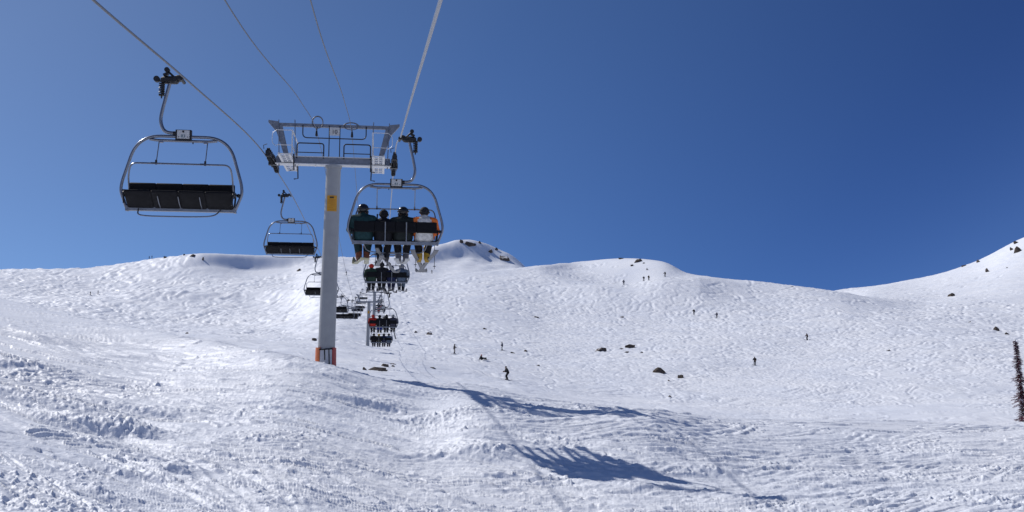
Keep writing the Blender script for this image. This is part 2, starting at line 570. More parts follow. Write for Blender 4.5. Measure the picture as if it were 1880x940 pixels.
# foreground: broad swells, long ski-swept streaks, broken crust and crumbs
N0 = near
XR, YR = X * 0.6 + Y * 0.8, -X * 0.8 + Y * 0.6
Zd = np.zeros_like(Z)
wx = perlin(X / 5.2, Y / 5.2, 1) * 1.1
wy = perlin(X / 5.2, Y / 5.2, 2) * 1.1
Zd += N0 * (0.07 * perlin(XR / 5.5, YR / 5.5, 3) + 0.022 * perlin(XR / 2.3, YR / 2.3, 4))


def streak(ang, lon, lat, seed):
    ca, sa = math.cos(ang), math.sin(ang)
    s_ = (X + wx) * ca + (Y + wy) * sa
    t_ = -(X + wx) * sa + (Y + wy) * ca
    return perlin(s_ / lon, t_ / lat, seed)


mA = sstep(perlin(X / 9, Y / 9, 5) - 0.02 * (X), -0.35, 0.35)
st = mA * streak(R(-24), 4.2, 0.55, 6) + (1 - mA) * streak(R(20), 4.0, 0.55, 7)
st2 = mA * streak(R(-30), 2.6, 0.22, 8) + (1 - mA) * streak(R(28), 2.6, 0.22, 9)
Zd += N0 * (0.026 * st + 0.020 * st2 - 0.040 * np.maximum(1 - np.abs(st2) * 5, 0) * sstep(perlin(XR / 3.5, YR / 3.5, 52), -0.1, 0.4))
edgy = 1 - np.abs(mA * streak(R(-10), 5.0, 1.3, 10) + (1 - mA) * streak(R(12), 5.0, 1.3, 12))
Zd += N0 * 0.045 * sstep(edgy, 0.80, 1.0)
crum = sstep(perlin(XR / 3.1, YR / 2.3, 13) + 0.45 * perlin(XR / 1.1, YR / 1.1, 14), 0.15, 0.75)
XA, YA = X * 0.79 + Y * 0.61, -X * 0.61 + Y * 0.79
XB, YB = X * 0.42 + Y * 0.91, -X * 0.91 + Y * 0.42
c1 = perlin(XA / 0.46 + 0.3 * perlin(XB / 0.3, YB / 0.3, 51), YA / 0.46, 15)
c2 = perlin(XB / 0.21, YB / 0.21, 16)
c3 = perlin(XA / 0.115, YA / 0.115, 17)
c4 = perlin(XB / 0.062, YB / 0.062, 18)
fine_ = 1 - sstep(RR, 26, 48)
Zd += N0 * (0.03 + 0.97 * fine_) * crum * (0.010 * np.maximum(c1, -0.1) + 0.014 * np.maximum(c2 - 0.1, 0) + 0.040 * np.maximum(c3 - 0.05, 0) + 0.030 * np.maximum(c4, 0))
Zd += N0 * (0.3 + 0.7 * fine_) * (0.006 * c2 + 0.006 * c3 + 0.05 * np.maximum(c2 * 0.3 + c3 * 0.6 + c4 * 0.4 - 0.42, 0))
# slopes beyond: moguls, cut-up snow and skied lines
wx2 = perlin(X / 21, Y / 21, 21) * 7 + perlin(X / 7, Y / 7, 22) * 2.2
wy2 = perlin(X / 21, Y / 21, 23) * 7 + perlin(X / 7, Y / 7, 24) * 2.2
XX, YY = X + wx2, Y + wy2
sc = 0.40 + 0.60 * sstep(RR, 110, 380)
fm = far * calm
m1 = perlin((XX * 0.8 + YY * 0.45) / 3.6, (YY * 0.8 - XX * 0.45) / 8.0, 25)
m2 = perlin((XX * 0.8 - YY * 0.5) / 2.2, (YY * 0.8 + XX * 0.5) / 5.2, 26)
rid = 1 - np.abs(perlin(XX / 6.0, YY / 9.0, 27)) * 2.2
rid2 = 1 - np.abs(perlin(XX / 3.3, YY / 6.0, 28)) * 2.2
patch = 0.55 + 0.45 * perlin(X / 38, Y / 38, 29) + 0.3 * perlin(X / 13, Y / 13, 33)
patch = np.clip(patch * 1.35 - 0.1, 0.12, 1.5) * (1 - 0.35 * sstep(ucc[None], 700, 900) * sstep(RR, 190, 260))
left_far = 1 - sstep(ucc[None], 640, 800) * (1 - 0.0)
Zd += fm * sc * patch * (0.25 * m1 + 0.20 * m2 + 0.14 * np.maximum(rid, 0) ** 3 - 0.22 * np.maximum(rid2, 0) ** 3)
Zd += fm * sc * (0.10 * perlin(XB / 1.5, YB / 2.6, 30) + 0.05 * (1 - sstep(RR, 200, 320)) * perlin(XA / 0.8, YA / 1.2, 54) + (0.5 + 0.5 * (1 - sstep(RR, 150, 260))) * perlin(XR / 22, YR / 26, 31) + (1 - sstep(RR, 150, 290)) * (0.42 * perlin(XR / 8, YR / 9, 53) + 0.16 * perlin(XR / 3.4, YR / 4.5, 56)) + left_far * sstep(RR, 160, 260) * (0.42 * perlin(XX / 4.2, YY / 9, 32) + 0.22 * perlin(XX / 2.4, YY / 5, 55)))
Zd += 0.15 * cornice * perlin(X / 9, Y / 9, 34) + knoll * 0.9 * perlin(X / 11, Y / 15, 35)
Zd *= sstep(RR, 2.5, 7)
Z = Zbase + Zd

# snow heaps and hollows cut up by edges in the foreground: (u, v, width m, depth m, height m)
HEAPS = [(862, 826, 1.3, 0.7, 0.22), (900, 834, 0.5, 0.4, 0.12), (180, 782, 1.5, 0.4, 0.30), (230, 788, 0.9, 0.4, 0.16), (690, 744, 1.3, 0.5, 0.30),
         (806, 767, 0.8, 0.4, 0.22), (100, 628, 1.8, 0.7, 0.50), (30, 672, 1.8, 0.9, 0.45), (48, 690, 1.4, 0.5, 0.3), (95, 742, 1.6, 0.5, 0.26), (270, 755, 1.7, 0.4, 0.22),
         (330, 862, 0.5, 0.25, 0.18), (270, 876, 0.6, 0.25, 0.16), (470, 800, 0.6, 0.5, 0.16), (140, 806, 0.8, 0.3, 0.16), (540, 745, 0.9, 0.35, 0.14), (200, 920, 0.5, 0.25, 0.16),
         (1260, 860, 0.9, 0.35, 0.16), (1180, 895, 0.8, 0.3, 0.12), (1740, 835, 1.3, 0.6, 0.14), (1560, 880, 1.0, 0.5, 0.12), (1650, 870, 0.7, 0.4, 0.1), (620, 690, 0.9, 0.5, 0.18), (560, 672, 0.9, 0.4, 0.14),
         (300, 655, 1.0, 0.5, 0.22), (200, 610, 1.6, 0.6, 0.3), (420, 690, 1.0, 0.4, 0.16), (1000, 760, 0.8, 0.35, 0.12), (760, 720, 1.0, 0.4, 0.2)]
for (hu, hv, hw, hd, hh) in HEAPS:
    p = hit(hu, hv, Zbase)
    q = ((X - p.x) / hw * 1.0) ** 2 + ((Y - p.y) / hd) ** 2
    q = q * (1 + 0.22 * c1 + 0.10 * c3)
    loc_ = np.exp(-np.clip(q, 0, 50) ** 1.3)
    far_ = min(1.0, 24 / p.y)
    Z += 0.58 * far_ * hh * loc_ * (0.95 + 0.05 * c1 + 0.08 * c2 * fine_ + 0.16 * c3 * fine_ + 0.12 * c4 * fine_)
    q2 = ((X - p.x) / (hw * 1.2)) ** 2 + ((Y - p.y + hd * 1.5) / (hd * 0.9)) ** 2
    Z -= 0.35 * hh * np.exp(-q2)

# ski tracks: grooves with a small rim, drawn into the snow along the way they were skied
G = np.zeros_like(Z)


def groove(px, py, depth, sig, spread_i, spread_j, rim=0.55):
    depth, sig = depth * np.ones_like(px), np.maximum(sig * np.ones_like(px), np.minimum(0.0034 * np.hypot(px, py), 0.16))
    i, j = g_index(px, py)
    i0, j0 = np.round(i).astype(int), np.round(j).astype(int)
    for di in range(-spread_i, spread_i + 1):
        for dj in range(-spread_j, spread_j + 1):
            a, b = i0 + di, j0 + dj
            ok = (a > 0) & (a < NR - 1) & (b > 0) & (b < NC - 1)
            a_, b_ = a[ok], b[ok]
            d2 = ((X[a_, b_] - px[ok]) ** 2 + (Y[a_, b_] - py[ok]) ** 2) / sig[ok] ** 2
            np.minimum.at(G, (a_, b_), -depth[ok] * np.exp(-d2))
            np.maximum.at(H, (a_, b_), depth[ok] * rim * np.exp(-((np.sqrt(d2) - 2.0) / 1.0) ** 2))


H = np.zeros_like(Z)


def fall_line_track(u, v, n, step, amp, wave, depth, sig, drift=0.0):
    p = hit(u, v, Zbase)
    x, y = p.x, p.y
    pts = []
    ph = random.uniform(0, 6.28)
    for k in range(n):
        e = 2.0
        xs, ys = np.array([x + e, x - e, x, x]), np.array([y, y, y + e, y - e])
        z = bil(Zbase, xs, ys)
        gx, gy = z[0] - z[1], z[2] - z[3]
        L = math.hypot(gx, gy) + 1e-6
        dx, dy = -gx / L, -gy / L
        dx, dy = dx + drift * -dy, dy + drift * dx
        L = math.hypot(dx, dy)
        dx, dy = dx / L, dy / L
        s_ = math.sin(ph + k * step * 2 * math.pi / wave) * amp
        pts.append((x - dy * s_, y + dx * s_))
        x, y = x + dx * step, y + dy * step
        if math.hypot(x, y) < 50: break
    if len(pts) < 4: return
    P_ = np.array(pts)
    tt = np.arange(len(P_))
    fine = np.linspace(0, len(P_) - 1, len(P_) * 4)
    px, py = np.interp(fine, tt, P_[:, 0]), np.interp(fine, tt, P_[:, 1])
    k_ = np.clip(np.hypot(px, py) / 380, 0.20, 1.15)
    groove(px, py, depth * k_, sig * k_ + 0.06, 2, 3)


for k in range(1100):
    u = random.uniform(0, 1880)
    v = random.uniform(505, 690)
    w_ = random.uniform(10, 34)
    fall_line_track(u, v, random.randint(40, 160), 1.0, w_ * random.uniform(0.08, 0.24), w_, random.uniform(0.16, 0.44), random.uniform(0.36, 0.62), random.uniform(-0.9, 0.9))
for (u, v) in ((1005, 492), (1040, 492), (1058, 490), (1078, 486), (1082, 486), (1098, 484), (1104, 484), (1120, 490), (1020, 500), (990, 500), (965, 505), (940, 508), (1060, 510), (1030, 515), (1243, 492)):
    fall_line_track(u, v, 70, 1.0, 3.4, random.uniform(14, 22), 0.26, 0.45, random.uniform(-0.15, 0.1))


def fore_track(u, v, ang, length, curve, depth=0.04, sig=0.055, pair=0.24):
    p = hit(u, v, Zbase)
    x, y, a = p.x, p.y, ang
    P_ = []
    for k in range(int(length / 0.05)):
        P_.append((x, y, a))
        x += 0.05 * math.cos(a); y += 0.05 * math.sin(a); a += curve * 0.05
    P_ = np.array(P_)
    for s_ in (-pair / 2, pair / 2):
        groove(P_[:, 0] - np.sin(P_[:, 2]) * s_, P_[:, 1] + np.cos(P_[:, 2]) * s_, depth, sig, 3, 6 if sig < 0.1 else 9, 0.6)


for k in range(560):
    u, v = random.uniform(-60, 1870), random.uniform(570, 936)
    left_ = u < 760 + (v - 700) * 1.0
    ang = R(random.gauss(-20, 11)) if left_ else R(random.gauss(20, 13))
    big_ = random.random() < 0.35
    fore_track(u, v, ang, random.uniform(3, 16 if big_ else 10), random.gauss(0, 0.045), random.uniform(0.06, 0.12) if big_ else random.uniform(0.03, 0.07),
               random.uniform(0.10, 0.17) if big_ else random.uniform(0.05, 0.09), random.uniform(0.2, 0.45) if random.random() < 0.6 else 0.0)
for (u, v, a, l, c) in ((1452, 836, 38, 5.5, -0.03), (730, 845, 24, 4.5, -0.10), (560, 712, -8, 5, 0.04), (1220, 812, 10, 4, -0.1), (130, 815, 30, 4.5, -0.14), (480, 905, 22, 6, -0.05), (60, 795, 35, 5, -0.1)):
    fore_track(u, v, R(a), l, c, 0.08, 0.08, 0.22)
Z = Z + G * (1 - 0.3 * near) + np.minimum(H, 0.12) * (1 - np.exp(G * 20) * 0.0)

# the sheet itself
verts = np.empty((NR * NC + 1, 3), np.float32)
verts[:-1, 0], verts[:-1, 1], verts[:-1, 2] = X.ravel(), Y.ravel(), Z.ravel()
verts[-1] = (0, 0, Z[0].mean())
ii, jj = np.meshgrid(np.arange(NR - 1), np.arange(NC), indexing='ij')
jn = (jj + 1) % NC
quads = np.stack([ii * NC + jj, ii * NC + jn, (ii + 1) * NC + jn, (ii + 1) * NC + jj], -1).reshape(-1, 4)[:, ::-1]
tri = np.stack([np.full(NC, NR * NC), (np.arange(NC) + 1) % NC, np.arange(NC)], -1)
me = bpy.data.meshes.new('snow_ground')
nq, nt_ = len(quads), len(tri)
me.vertices.add(len(verts)); me.vertices.foreach_set('co', verts.ravel())
me.loops.add(nq * 4 + nt_ * 3)
me.loops.foreach_set('vertex_index', np.concatenate([quads.ravel(), tri.ravel()]).astype(np.int32))
me.polygons.add(nq + nt_)
me.polygons.foreach_set('loop_start', np.concatenate([np.arange(nq) * 4, nq * 4 + np.arange(nt_) * 3]).astype(np.int32))
me.polygons.foreach_set('loop_total', np.concatenate([np.full(nq, 4), np.full(nt_, 3)]).astype(np.int32))
me.update(calc_edges=True)
me.shade_smooth()
me.materials.append(M_snow)
ground = bpy.data.objects.new('snow_ground', me)
C.objects.link(ground)
tag(ground, kind='structure')
ground['label'] = 'white skied snow slopes rising to rounded ridges'
del wx, wy, wx2, wy2, XX, YY, m1, m2, rid, rid2, c1, c2, c3, st, st2, edgy, crum

# ------------------------------------------------------------------ the ropes of the lift
SL = -0.129                          # sideways drift of the line per metre ahead
U0 = 695.0
ROT = math.atan(0.129)
OFF_R, OFF_L, OFF_T = 0.39, -3.80, -1.62
R_KEY = [(-14, 0.1), (0, 1.75), (8, 2.82), (16, 3.93), (25, 5.13), (33.4, 6.38), (36.6, 6.42), (44, 6.22), (51.5, 5.84), (78, 4.14), (105, 3.10), (131, 3.9), (158, 5.8), (185, 8.2), (211, 9.9), (237, 11.8), (264, 14.0), (270, 14.5), (300, 18), (350, 25.5), (400, 36)]
L_KEY = [(-14, 2.0), (0, 3.45), (13.7, 4.62), (20, 5.25), (33.4, 6.38), (36.6, 6.50), (45, 6.65), (70, 6.12), (95, 5.80), (120, 5.95), (145, 6.6), (170, 7.7), (185, 8.6), (195, 9.4), (220, 10.9), (245, 13.0), (270, 15.2), (300, 19), (350, 26.5), (400, 37)]


def rope_z(keys, D):
    x, y = np.array([k[0] for k in keys], float), np.array([k[1] for k in keys], float)
    return float(pchip(x, y, np.array([float(D)]))[0])


def line(off, D, z):
    return Vector((off + SL * D, D, z))


# grips: the rope kinks where a chair pulls on it
def rope(name, keys, off, label):
    Ds = sorted(set(list(np.arange(-14, 60, 1.0)) + list(np.arange(60, 401, 4.0))))
    MB().tube([line(off, D, rope_z(keys, D)) for D in Ds], 0.021, 8).obj(name, M_rope)
    return tag(bpy.data.objects[name], label, 'cable')


ROPE_X = 0.08
tag(MB().tube([line(OFF_R + ROPE_X, D, rope_z(R_KEY, D)) for D in list(np.arange(-14, 60, 1.0)) + list(np.arange(60, 401, 4.0))], 0.019, 8).obj('haul_rope', M_rope),
    'bright steel haul rope above the loaded chairs, right of the tower', 'cable', 'haul ropes of the chairlift')
tag(MB().tube([line(OFF_L - ROPE_X, D, rope_z(L_KEY, D)) for D in list(np.arange(-14, 60, 1.0)) + list(np.arange(60, 401, 4.0))], 0.019, 8).obj('haul_rope', M_rope_dull),
    'steel haul rope above the empty chairs, left of the tower', 'cable', 'haul ropes of the chairlift')


# ------------------------------------------------------------------ chairs
def make_chair():
    root = empty('chairlift_chair', (0, 0, 0))
    # bail: one bent tube from one end of the bottom rail over the top to the other end
    bail = rounded([(-1.03, 0, 0.02), (-1.15, 0, 0.34), (-1.13, 0, 0.52), (-0.86, 0, 1.44), (0.86, 0, 1.44), (1.13, 0, 0.52), (1.15, 0, 0.34), (1.03, 0, 0.02)], 0.44, 10)
    MB().tube(bail, 0.030, 10).obj('bail', M_tube, root)
    b = MB()
    b.tube(rounded([(-0.64, 0, 1.375), (-0.5, 0, 1.355), (0.5, 0, 1.355), (0.64, 0, 1.375)], 0.1), 0.028, 8)
    b.box((-0.42, 0, 1.335), (0.07, 0.05, 0.05)).box((0.42, 0, 1.335), (0.07, 0.05, 0.05))
    b.obj('top_stiffener', M_tube, root)
    m = MB()
    m.box((0, -0.02, 0.0), (2.03, 0.11, 0.075))
    for x in (-1.02, 1.02):
        m.box((x, -0.02, 0.005), (0.045, 0.12, 0.10))
    m.obj('bottom_rail', M_galv, root)
    # seat pan and padded back
    s = MB()
    for k in range(4):
        x = -0.75 + 0.5 * k
        s.add(*pad_shape((x, 0.24, 0.0), (0.498, 0.50, 0.07), (R(5), 0, 0)))
    seat = s.obj('seat', M_black, root)
    seat.location = (0, 0, 0.055)
    for k in range(2):
        x = -0.5 + k * 1.0
        bb = MB()
        for q in (-0.25, 0.25):
            bb.add(*pad_shape((x + q, -0.07, 0.385), (0.499, 0.055, 0.27), (R(-8), 0, 0)))
        bb.obj('backrest', M_black, root)
    for x in (-0.25, 0.26):
        MB().tube([(x, -0.10, 0.02), (x, -0.105, 0.22), (x, -0.135, 0.50)], 0.016, 8).obj('backrest_strut', M_galv, root)
    for x in (-0.40, 0.0, 0.38):
        MB().tube([(x, 0.02, -0.05), (x, 0.18, -0.065), (x, 0.40, -0.04)], 0.009, 6).obj('seat_bracket', M_tube, seat)
    for s_ in (-1, 1):
        a = MB()
        a.tube(rounded([(s_ * 1.0, -0.05, 0.02), (s_ * 1.02, -0.05, 0.29), (s_ * 1.02, 0.32, 0.29), (s_ * 1.0, 0.34, 0.06)], 0.06), 0.019, 8)
        a.box((s_ * 1.02, 0.14, 0.315), (0.05, 0.30, 0.035))
        a.ball((s_ * 1.08, 0.0, 0.30), 0.04, 8)
        a.obj('armrest', M_dark, root)
    # restraint bar with its two hanging rods and the footrest loop below
    rb = MB()
    rb.tube(rounded([(-0.98, 0.0, 0.26), (-0.98, 0.16, 0.62), (-0.93, 0.22, 0.86), (0.93, 0.22, 0.86), (0.98, 0.16, 0.62), (0.98, 0.0, 0.26)], 0.16, 7), 0.017, 8)
    bar = rb.obj('restraint_bar', M_tube, root)
    for x in (-0.46, 0.46):
        rd = MB()
        rd.tube([(x, 0.0, 1.35), (x, 0.20, 0.88)], 0.010, 6)
        rd.obj('pull_rod', M_galv, root)
        br = MB()
        br.box((x, 0.21, 0.885), (0.035, 0.035, 0.09)).box((x + 0.04, 0.22, 0.865), (0.11, 0.03, 0.03))
        br.obj('rod_bracket', M_dark, root)
    MB().tube(rounded([(-0.76, 0.1, -0.01), (-0.70, 0.42, -0.17), (-0.3, 0.50, -0.20), (0.5, 0.50, -0.20), (0.72, 0.42, -0.17), (0.78, 0.1, -0.01)], 0.22), 0.014, 8).obj('footrest', M_tube, root)
    # hanger arm, number plate, grip
    hg = rounded([(0.12, 0, 1.50), (0.38, 0, 1.52), (0.46, 0, 1.74), (0.42, 0, 1.98), (0.30, 0, 2.50)], 0.22, 8)
    MB().tube(hg, 0.034, 10).obj('hanger_arm', M_tube, root)
    pb = MB()
    pb.box((0, 0, 1.46), (0.30, 0.10, 0.22))
    pb.tube([(0.12, 0, 1.50), (0.2, 0, 1.50)], 0.045, 10)
    pb.tube([(-0.18, 0, 1.38), (-0.18, 0, 1.30)], 0.012, 6)
    pb.obj('hanger_clamp', M_dark, root)
    for y, rz in ((-0.056, 0), (0.056, math.pi)):
        pl = MB().box((0, 0, 0), (0.235, 0.010, 0.165)).obj('number_plate', M_white, root)
        pl.location, pl.rotation_euler = (0, y, 1.475), (0, 0, rz)
        place_mesh('plate_digits', plate_text.copy(), M_ink2, pl, (0, -0.006, -0.035))
        for bx, bz in ((-0.085, -0.052), (0.085, -0.052), (0, 0.055)):
            MB().cyl((bx, -0.005, bz), (bx, -0.016, bz), 0.009 if bx else 0.020, 8).obj('plate_bolt', M_dark, pl)
    g = MB()
    g.add(*pad_shape((0.30, 0, 2.56), (0.34, 0.17, 0.14), (0, 0, 0)))
    g.add(*pad_shape((0.13, 0, 2.60), (0.14, 0.22, 0.10), (0, 0, 0)))
    g.cyl((0.06, -0.17, 2.56), (0.06, 0.17, 2.56), 0.034, 10)
    g.cyl((0.20, -0.11, 2.56), (0.20, 0.11, 2.56), 0.055, 12)
    g.tube([(0.22, 0, 2.62), (0.33, 0, 2.72), (0.36, 0, 2.76)], 0.022, 8)
    g.cyl((0.36, -0.05, 2.76), (0.36, 0.05, 2.76), 0.05, 12)
    g.box((0.38, 0, 2.67), (0.10, 0.10, 0.05), (0, 0.5, 0))
    g.cyl((0.55, -0.045, 2.57), (0.55, 0.045, 2.57), 0.06, 12)
    grip = g.obj('grip', M_dark, root)
    sp = MB()
    hel = [(0.45 + 0.045 * math.cos(t), 0.045 * math.sin(t), 2.53 - 0.26 * t / (2 * math.pi * 6)) for t in np.linspace(0, 2 * math.pi * 6, 90)]
    sp.tube(hel, 0.017, 6)
    sp.cyl((0.45, 0, 2.54), (0.45, 0, 2.19), 0.014, 8)
    sp.cyl((0.45, 0, 2.27), (0.45, 0, 2.24), 0.055, 10)
    sp.obj('grip_spring', M_dark, root)
    return root


def pad_shape(c, size, rot):
    """a box with its edges rounded off"""
    hx, hy, hz = size[0] / 2, size[1] / 2, size[2] / 2
    k = 0.28 * min(hx, hy, hz) * 2
    M = Euler(rot).to_matrix()
    vs_, fs_ = [], []
    layers = [(-hz, k), (-hz + k, 0), (hz - k, 0), (hz, k)]
    for z, ins in layers:
        x, y = hx - ins, hy - ins
        c2 = min(k, x * 0.9, y * 0.9)
        for (px, py) in ((x - c2, -y), (x, -y + c2), (x, y - c2), (x - c2, y), (-x + c2, y), (-x, y - c2), (-x, -y + c2), (-x + c2, -y)):
            vs_.append(Vector(c) + M @ Vector((px, py, z)))
    for l in range(3):
        for i in range(8):
            j = (i + 1) % 8
            fs_.append((l * 8 + i, l * 8 + j, (l + 1) * 8 + j, (l + 1) * 8 + i))
    fs_.append(tuple(range(7, -1, -1)))
    fs_.append(tuple(24 + i for i in range(8)))
    return vs_, fs_


plate_text = text_mesh('83', 0.085, 'plate_digits', 0.003)
chair_proto = make_chair()
_used = [False]


def place_chair(off, D, zrope, rz, label, group, far=False):
    c = chair_proto if not _used[0] else copy_tree(chair_proto)
    _used[0] = True
    c.location = line(off - (0.07 if off < -1 else 0), D, zrope - 2.60)
    c.rotation_euler = (0, 0, rz)
    for ch in c.children:                       # empty seats spring up
        if ch.name.split('.')[0] == 'seat':
            ch.rotation_euler = (R(27) if off < -1 else 0, 0, 0)
    tag(c, label, 'chairlift chair', group)
    return c


GL = 'empty chairs coming back down the left rope'
GR = 'chairs carrying skiers up the right rope'
LEFT = [(20.0, 'large empty black four-seat chair hanging nearest, at upper left of the picture'),
        (45, 'empty black four-seat chair just left of the grey tower column, second in size'),
        (70, 'empty chair half hidden behind the thick grey tower column'),
        (95, 'small empty chair touching the right edge of the thick tower column'),
        (120, 'lowest small empty chair right of the thick tower column'),
        (145, 'small empty chair overlapping the right end of the lowest dark far seat'),
        (170, 'small far empty chair, next one up from the lowest pair of dark seats'),
        (195, 'small far empty chair in middle of the rising row left of the thin tower'),
        (220, 'tiny far empty chair, third from top of the row left of thin tower'),
        (245, 'tiny far empty chair close to the crossarm of the thin tower, second from top'),
        (270, 'topmost tiny empty chair of the far row on the snow slope')]
for D, lab in LEFT:
    place_chair(OFF_L, D, rope_z(L_KEY, D), ROT + math.pi, lab, GL)
RIGHT = [(25, 'large chair with four skiers seen from behind, right of the grey tower'),
         (51.5, 'second chair with four skiers, hanging just under the boots of the nearest riders'),
         (78, 'third chair with red and dark clad riders, beside the thin far tower'),
         (105, 'fourth chair with dark clad riders, lowest of the row beside the thin tower'),
         (211, 'small far chair with two riders, just above the third loaded chair'),
         (237, 'tiny far chair with riders beside the top of the thin tower'),
         (264, 'topmost tiny far chair with riders below the second loaded chair')]
CH = {}
for D, lab in RIGHT:
    CH[D] = place_chair(OFF_R, D, rope_z(R_KEY, D), ROT, lab, GR)


# ------------------------------------------------------------------ people
def evaluated_remesh(mb, voxel, name, smooth=4):
    me_ = mb.mesh(name + '_raw', True)
    o = bpy.data.objects.new(name, me_)
    C.objects.link(o)
    md = o.modifiers.new('r', 'REMESH')
    md.mode, md.voxel_size, md.use_smooth_shade = 'VOXEL', voxel, True
    sm = o.modifiers.new('s', 'SMOOTH')
    sm.factor, sm.iterations = 0.5, smooth
    dg = bpy.context.evaluated_depsgraph_get()
    out = bpy.data.meshes.new_from_object(o.evaluated_get(dg))
    out.shade_smooth()
    bpy.data.objects.remove(o)
    return out


def hand(b, wrist, d, palm_n, side, curl=0.5):
    """palm, four unequal bent fingers and a thumb leaving the side of the palm"""
    d = Vector(d).normalized()
    n = Vector(palm_n).normalized()
    w = d.cross(n).normalized() * side
    wr = Vector(wrist)
    b.capsule(wr, wr + d * 0.08, 0.034, 0.040, 10)
    base = wr + d * 0.09
    for k, (off, L) in enumerate(((-0.033, 0.070), (-0.011, 0.082), (0.011, 0.076), (0.033, 0.058))):
        p0 = base + w * off
        d1 = (d + n * curl * 0.6).normalized()
        d2 = (d + n * curl * 2.2).normalized()
        p1 = p0 + d1 * L * 0.55
        b.capsule(base - d * 0.03 + w * off, p0, 0.015, 0.014, 8)
        b.capsule(p0, p1, 0.014, 0.013, 8)
        b.capsule(p1, p1 + d2 * L * 0.5, 0.013, 0.011, 8)
    t0 = wr + d * 0.035 - w * 0.03
    t1 = t0 - w * 0.035 + d * 0.035 + n * 0.01
    b.capsule(wr + d * 0.02, t0, 0.018, 0.017, 8)
    b.capsule(t0, t1, 0.016, 0.014, 8)
    b.capsule(t1, t1 + d * 0.035 + n * 0.02, 0.014, 0.012, 8)


def head(b, c, fwd):
    c = Vector(c)
    f = Vector(fwd).normalized()
    rt = f.cross(Vector((0, 0, 1))).normalized()
    b.capsule(c + Vector((0, 0, 0.025)) - f * 0.012, c + f * 0.012 - Vector((0, 0, 0.03)), 0.092, 0.082, 14)
    b.capsule(c + f * 0.04 - Vector((0, 0, 0.06)), c + f * 0.055 - Vector((0, 0, 0.085)), 0.052, 0.036, 10)      # jaw and chin
    b.capsule(c + f * 0.095 + Vector((0, 0, 0.0)), c + f * 0.112 - Vector((0, 0, 0.028)), 0.010, 0.016, 8)       # nose
    for s_ in (-1, 1):
        b.capsule(c + rt * s_ * 0.088 + Vector((0, 0, 0.012)), c + rt * s_ * 0.092 - Vector((0, 0, 0.025)), 0.018, 0.013, 8)   # ears
        b.capsule(c + rt * s_ * 0.034 + f * 0.083 + Vector((0, 0, 0.012)), c + rt * s_ * 0.036 + f * 0.083 + Vector((0, 0, 0.012)), 0.012, 0.012, 6)
    b.capsule(c + f * 0.088 - rt * 0.02 - Vector((0, 0, 0.052)), c + f * 0.088 + rt * 0.02 - Vector((0, 0, 0.052)), 0.010, 0.010, 6)  # mouth


def make_body(J, grow=0.0, what='body'):
    b = MB()
    if what in ('body', 'jacket'):
        g = grow
        wst, che = Vector(J['waist']), Vector(J['chest'])
        pel = Vector(J['pelvis'])
        for s_ in (-1, 1):
            b.capsule(pel + Vector((s_ * 0.065, 0, 0.0)), wst + Vector((s_ * 0.05, 0, 0)), 0.112 + g, 0.105 + g, 14)
            b.capsule(wst + Vector((s_ * 0.05, 0, 0)), che + Vector((s_ * 0.075, 0, 0)), 0.105 + g, 0.112 + g, 14)
            sh = Vector(J['shoulder' + ('L' if s_ < 0 else 'R')])
            el = Vector(J['elbow' + ('L' if s_ < 0 else 'R')])
            wr = Vector(J['wrist' + ('L' if s_ < 0 else 'R')])
            b.capsule(che + Vector((s_ * 0.06, 0, 0.04)), sh, 0.095 + g, 0.068 + g, 12)
            b.capsule(Vector(J['neck']), sh, 0.05 + g * 0.8, 0.055 + g, 12)
            b.capsule(sh, el, 0.062 + g, 0.050 + g, 12)
            b.capsule(el, wr, 0.049 + g, 0.034 + g, 12)
        if what == 'jacket':
            b.capsule(Vector(J['neck']) - Vector((0, 0, .03)), Vector(J['neck']) + Vector((0, 0.0, .035)), 0.085, 0.075, 14)
    if what in ('body', 'trousers'):
        g = grow
        for s_ in ('L', 'R'):
            hp, kn, an = Vector(J['hip' + s_]), Vector(J['knee' + s_]), Vector(J['ankle' + s_])
            b.capsule(Vector(J['pelvis']), hp, 0.115 + g, 0.098 + g, 14)
            b.capsule(hp, kn, 0.096 + g, 0.068 + g, 12)
            kf = kn + (an - kn) * 0.35
            b.capsule(kn, kf, 0.066 + g, 0.064 + g, 12)
            b.capsule(kf, an, 0.064 + g, 0.045 + g * 1.3, 12)
    if what == 'body':
        b.capsule(J['chest'], J['neck'], 0.08, 0.055, 12)
        b.capsule(J['neck'], Vector(J['head']) - Vector((0, 0, 0.05)), 0.054, 0.054, 12)
        head(b, J['head'], J['look'])
        for s_ in ('L', 'R'):
            an, to = Vector(J['ankle' + s_]), Vector(J['toe' + s_])
            b.capsule(an, to, 0.045, 0.036, 10)
            wr, el = Vector(J['wrist' + s_]), Vector(J['elbow' + s_])
            hand(b, wr, (wr - el), J['palm'], 1 if s_ == 'L' else -1)
    return b


def boot(an, to):
    b = MB()
    an, to = Vector(an), Vector(to)
    d = (to - an); d.z = 0; d.normalize()
    f = to - an
    heel = an - d * 0.05 + Vector((0, 0, to.z - an.z))
    b.capsule(heel, to + d * 0.03, 0.058, 0.052, 10)
    b.capsule(heel + Vector((0, 0, 0.02)), an + Vector((0, 0, 0.20)) + d * 0.03, 0.066, 0.080, 10)
    b.capsule(an + Vector((0, 0, 0.05)), to, 0.065, 0.052, 10)
    b.box((heel + to) / 2 - Vector((0, 0, 0.05)), (0.085, 0.30, 0.03), (0, 0, math.atan2(-d.x, d.y)))
    return b


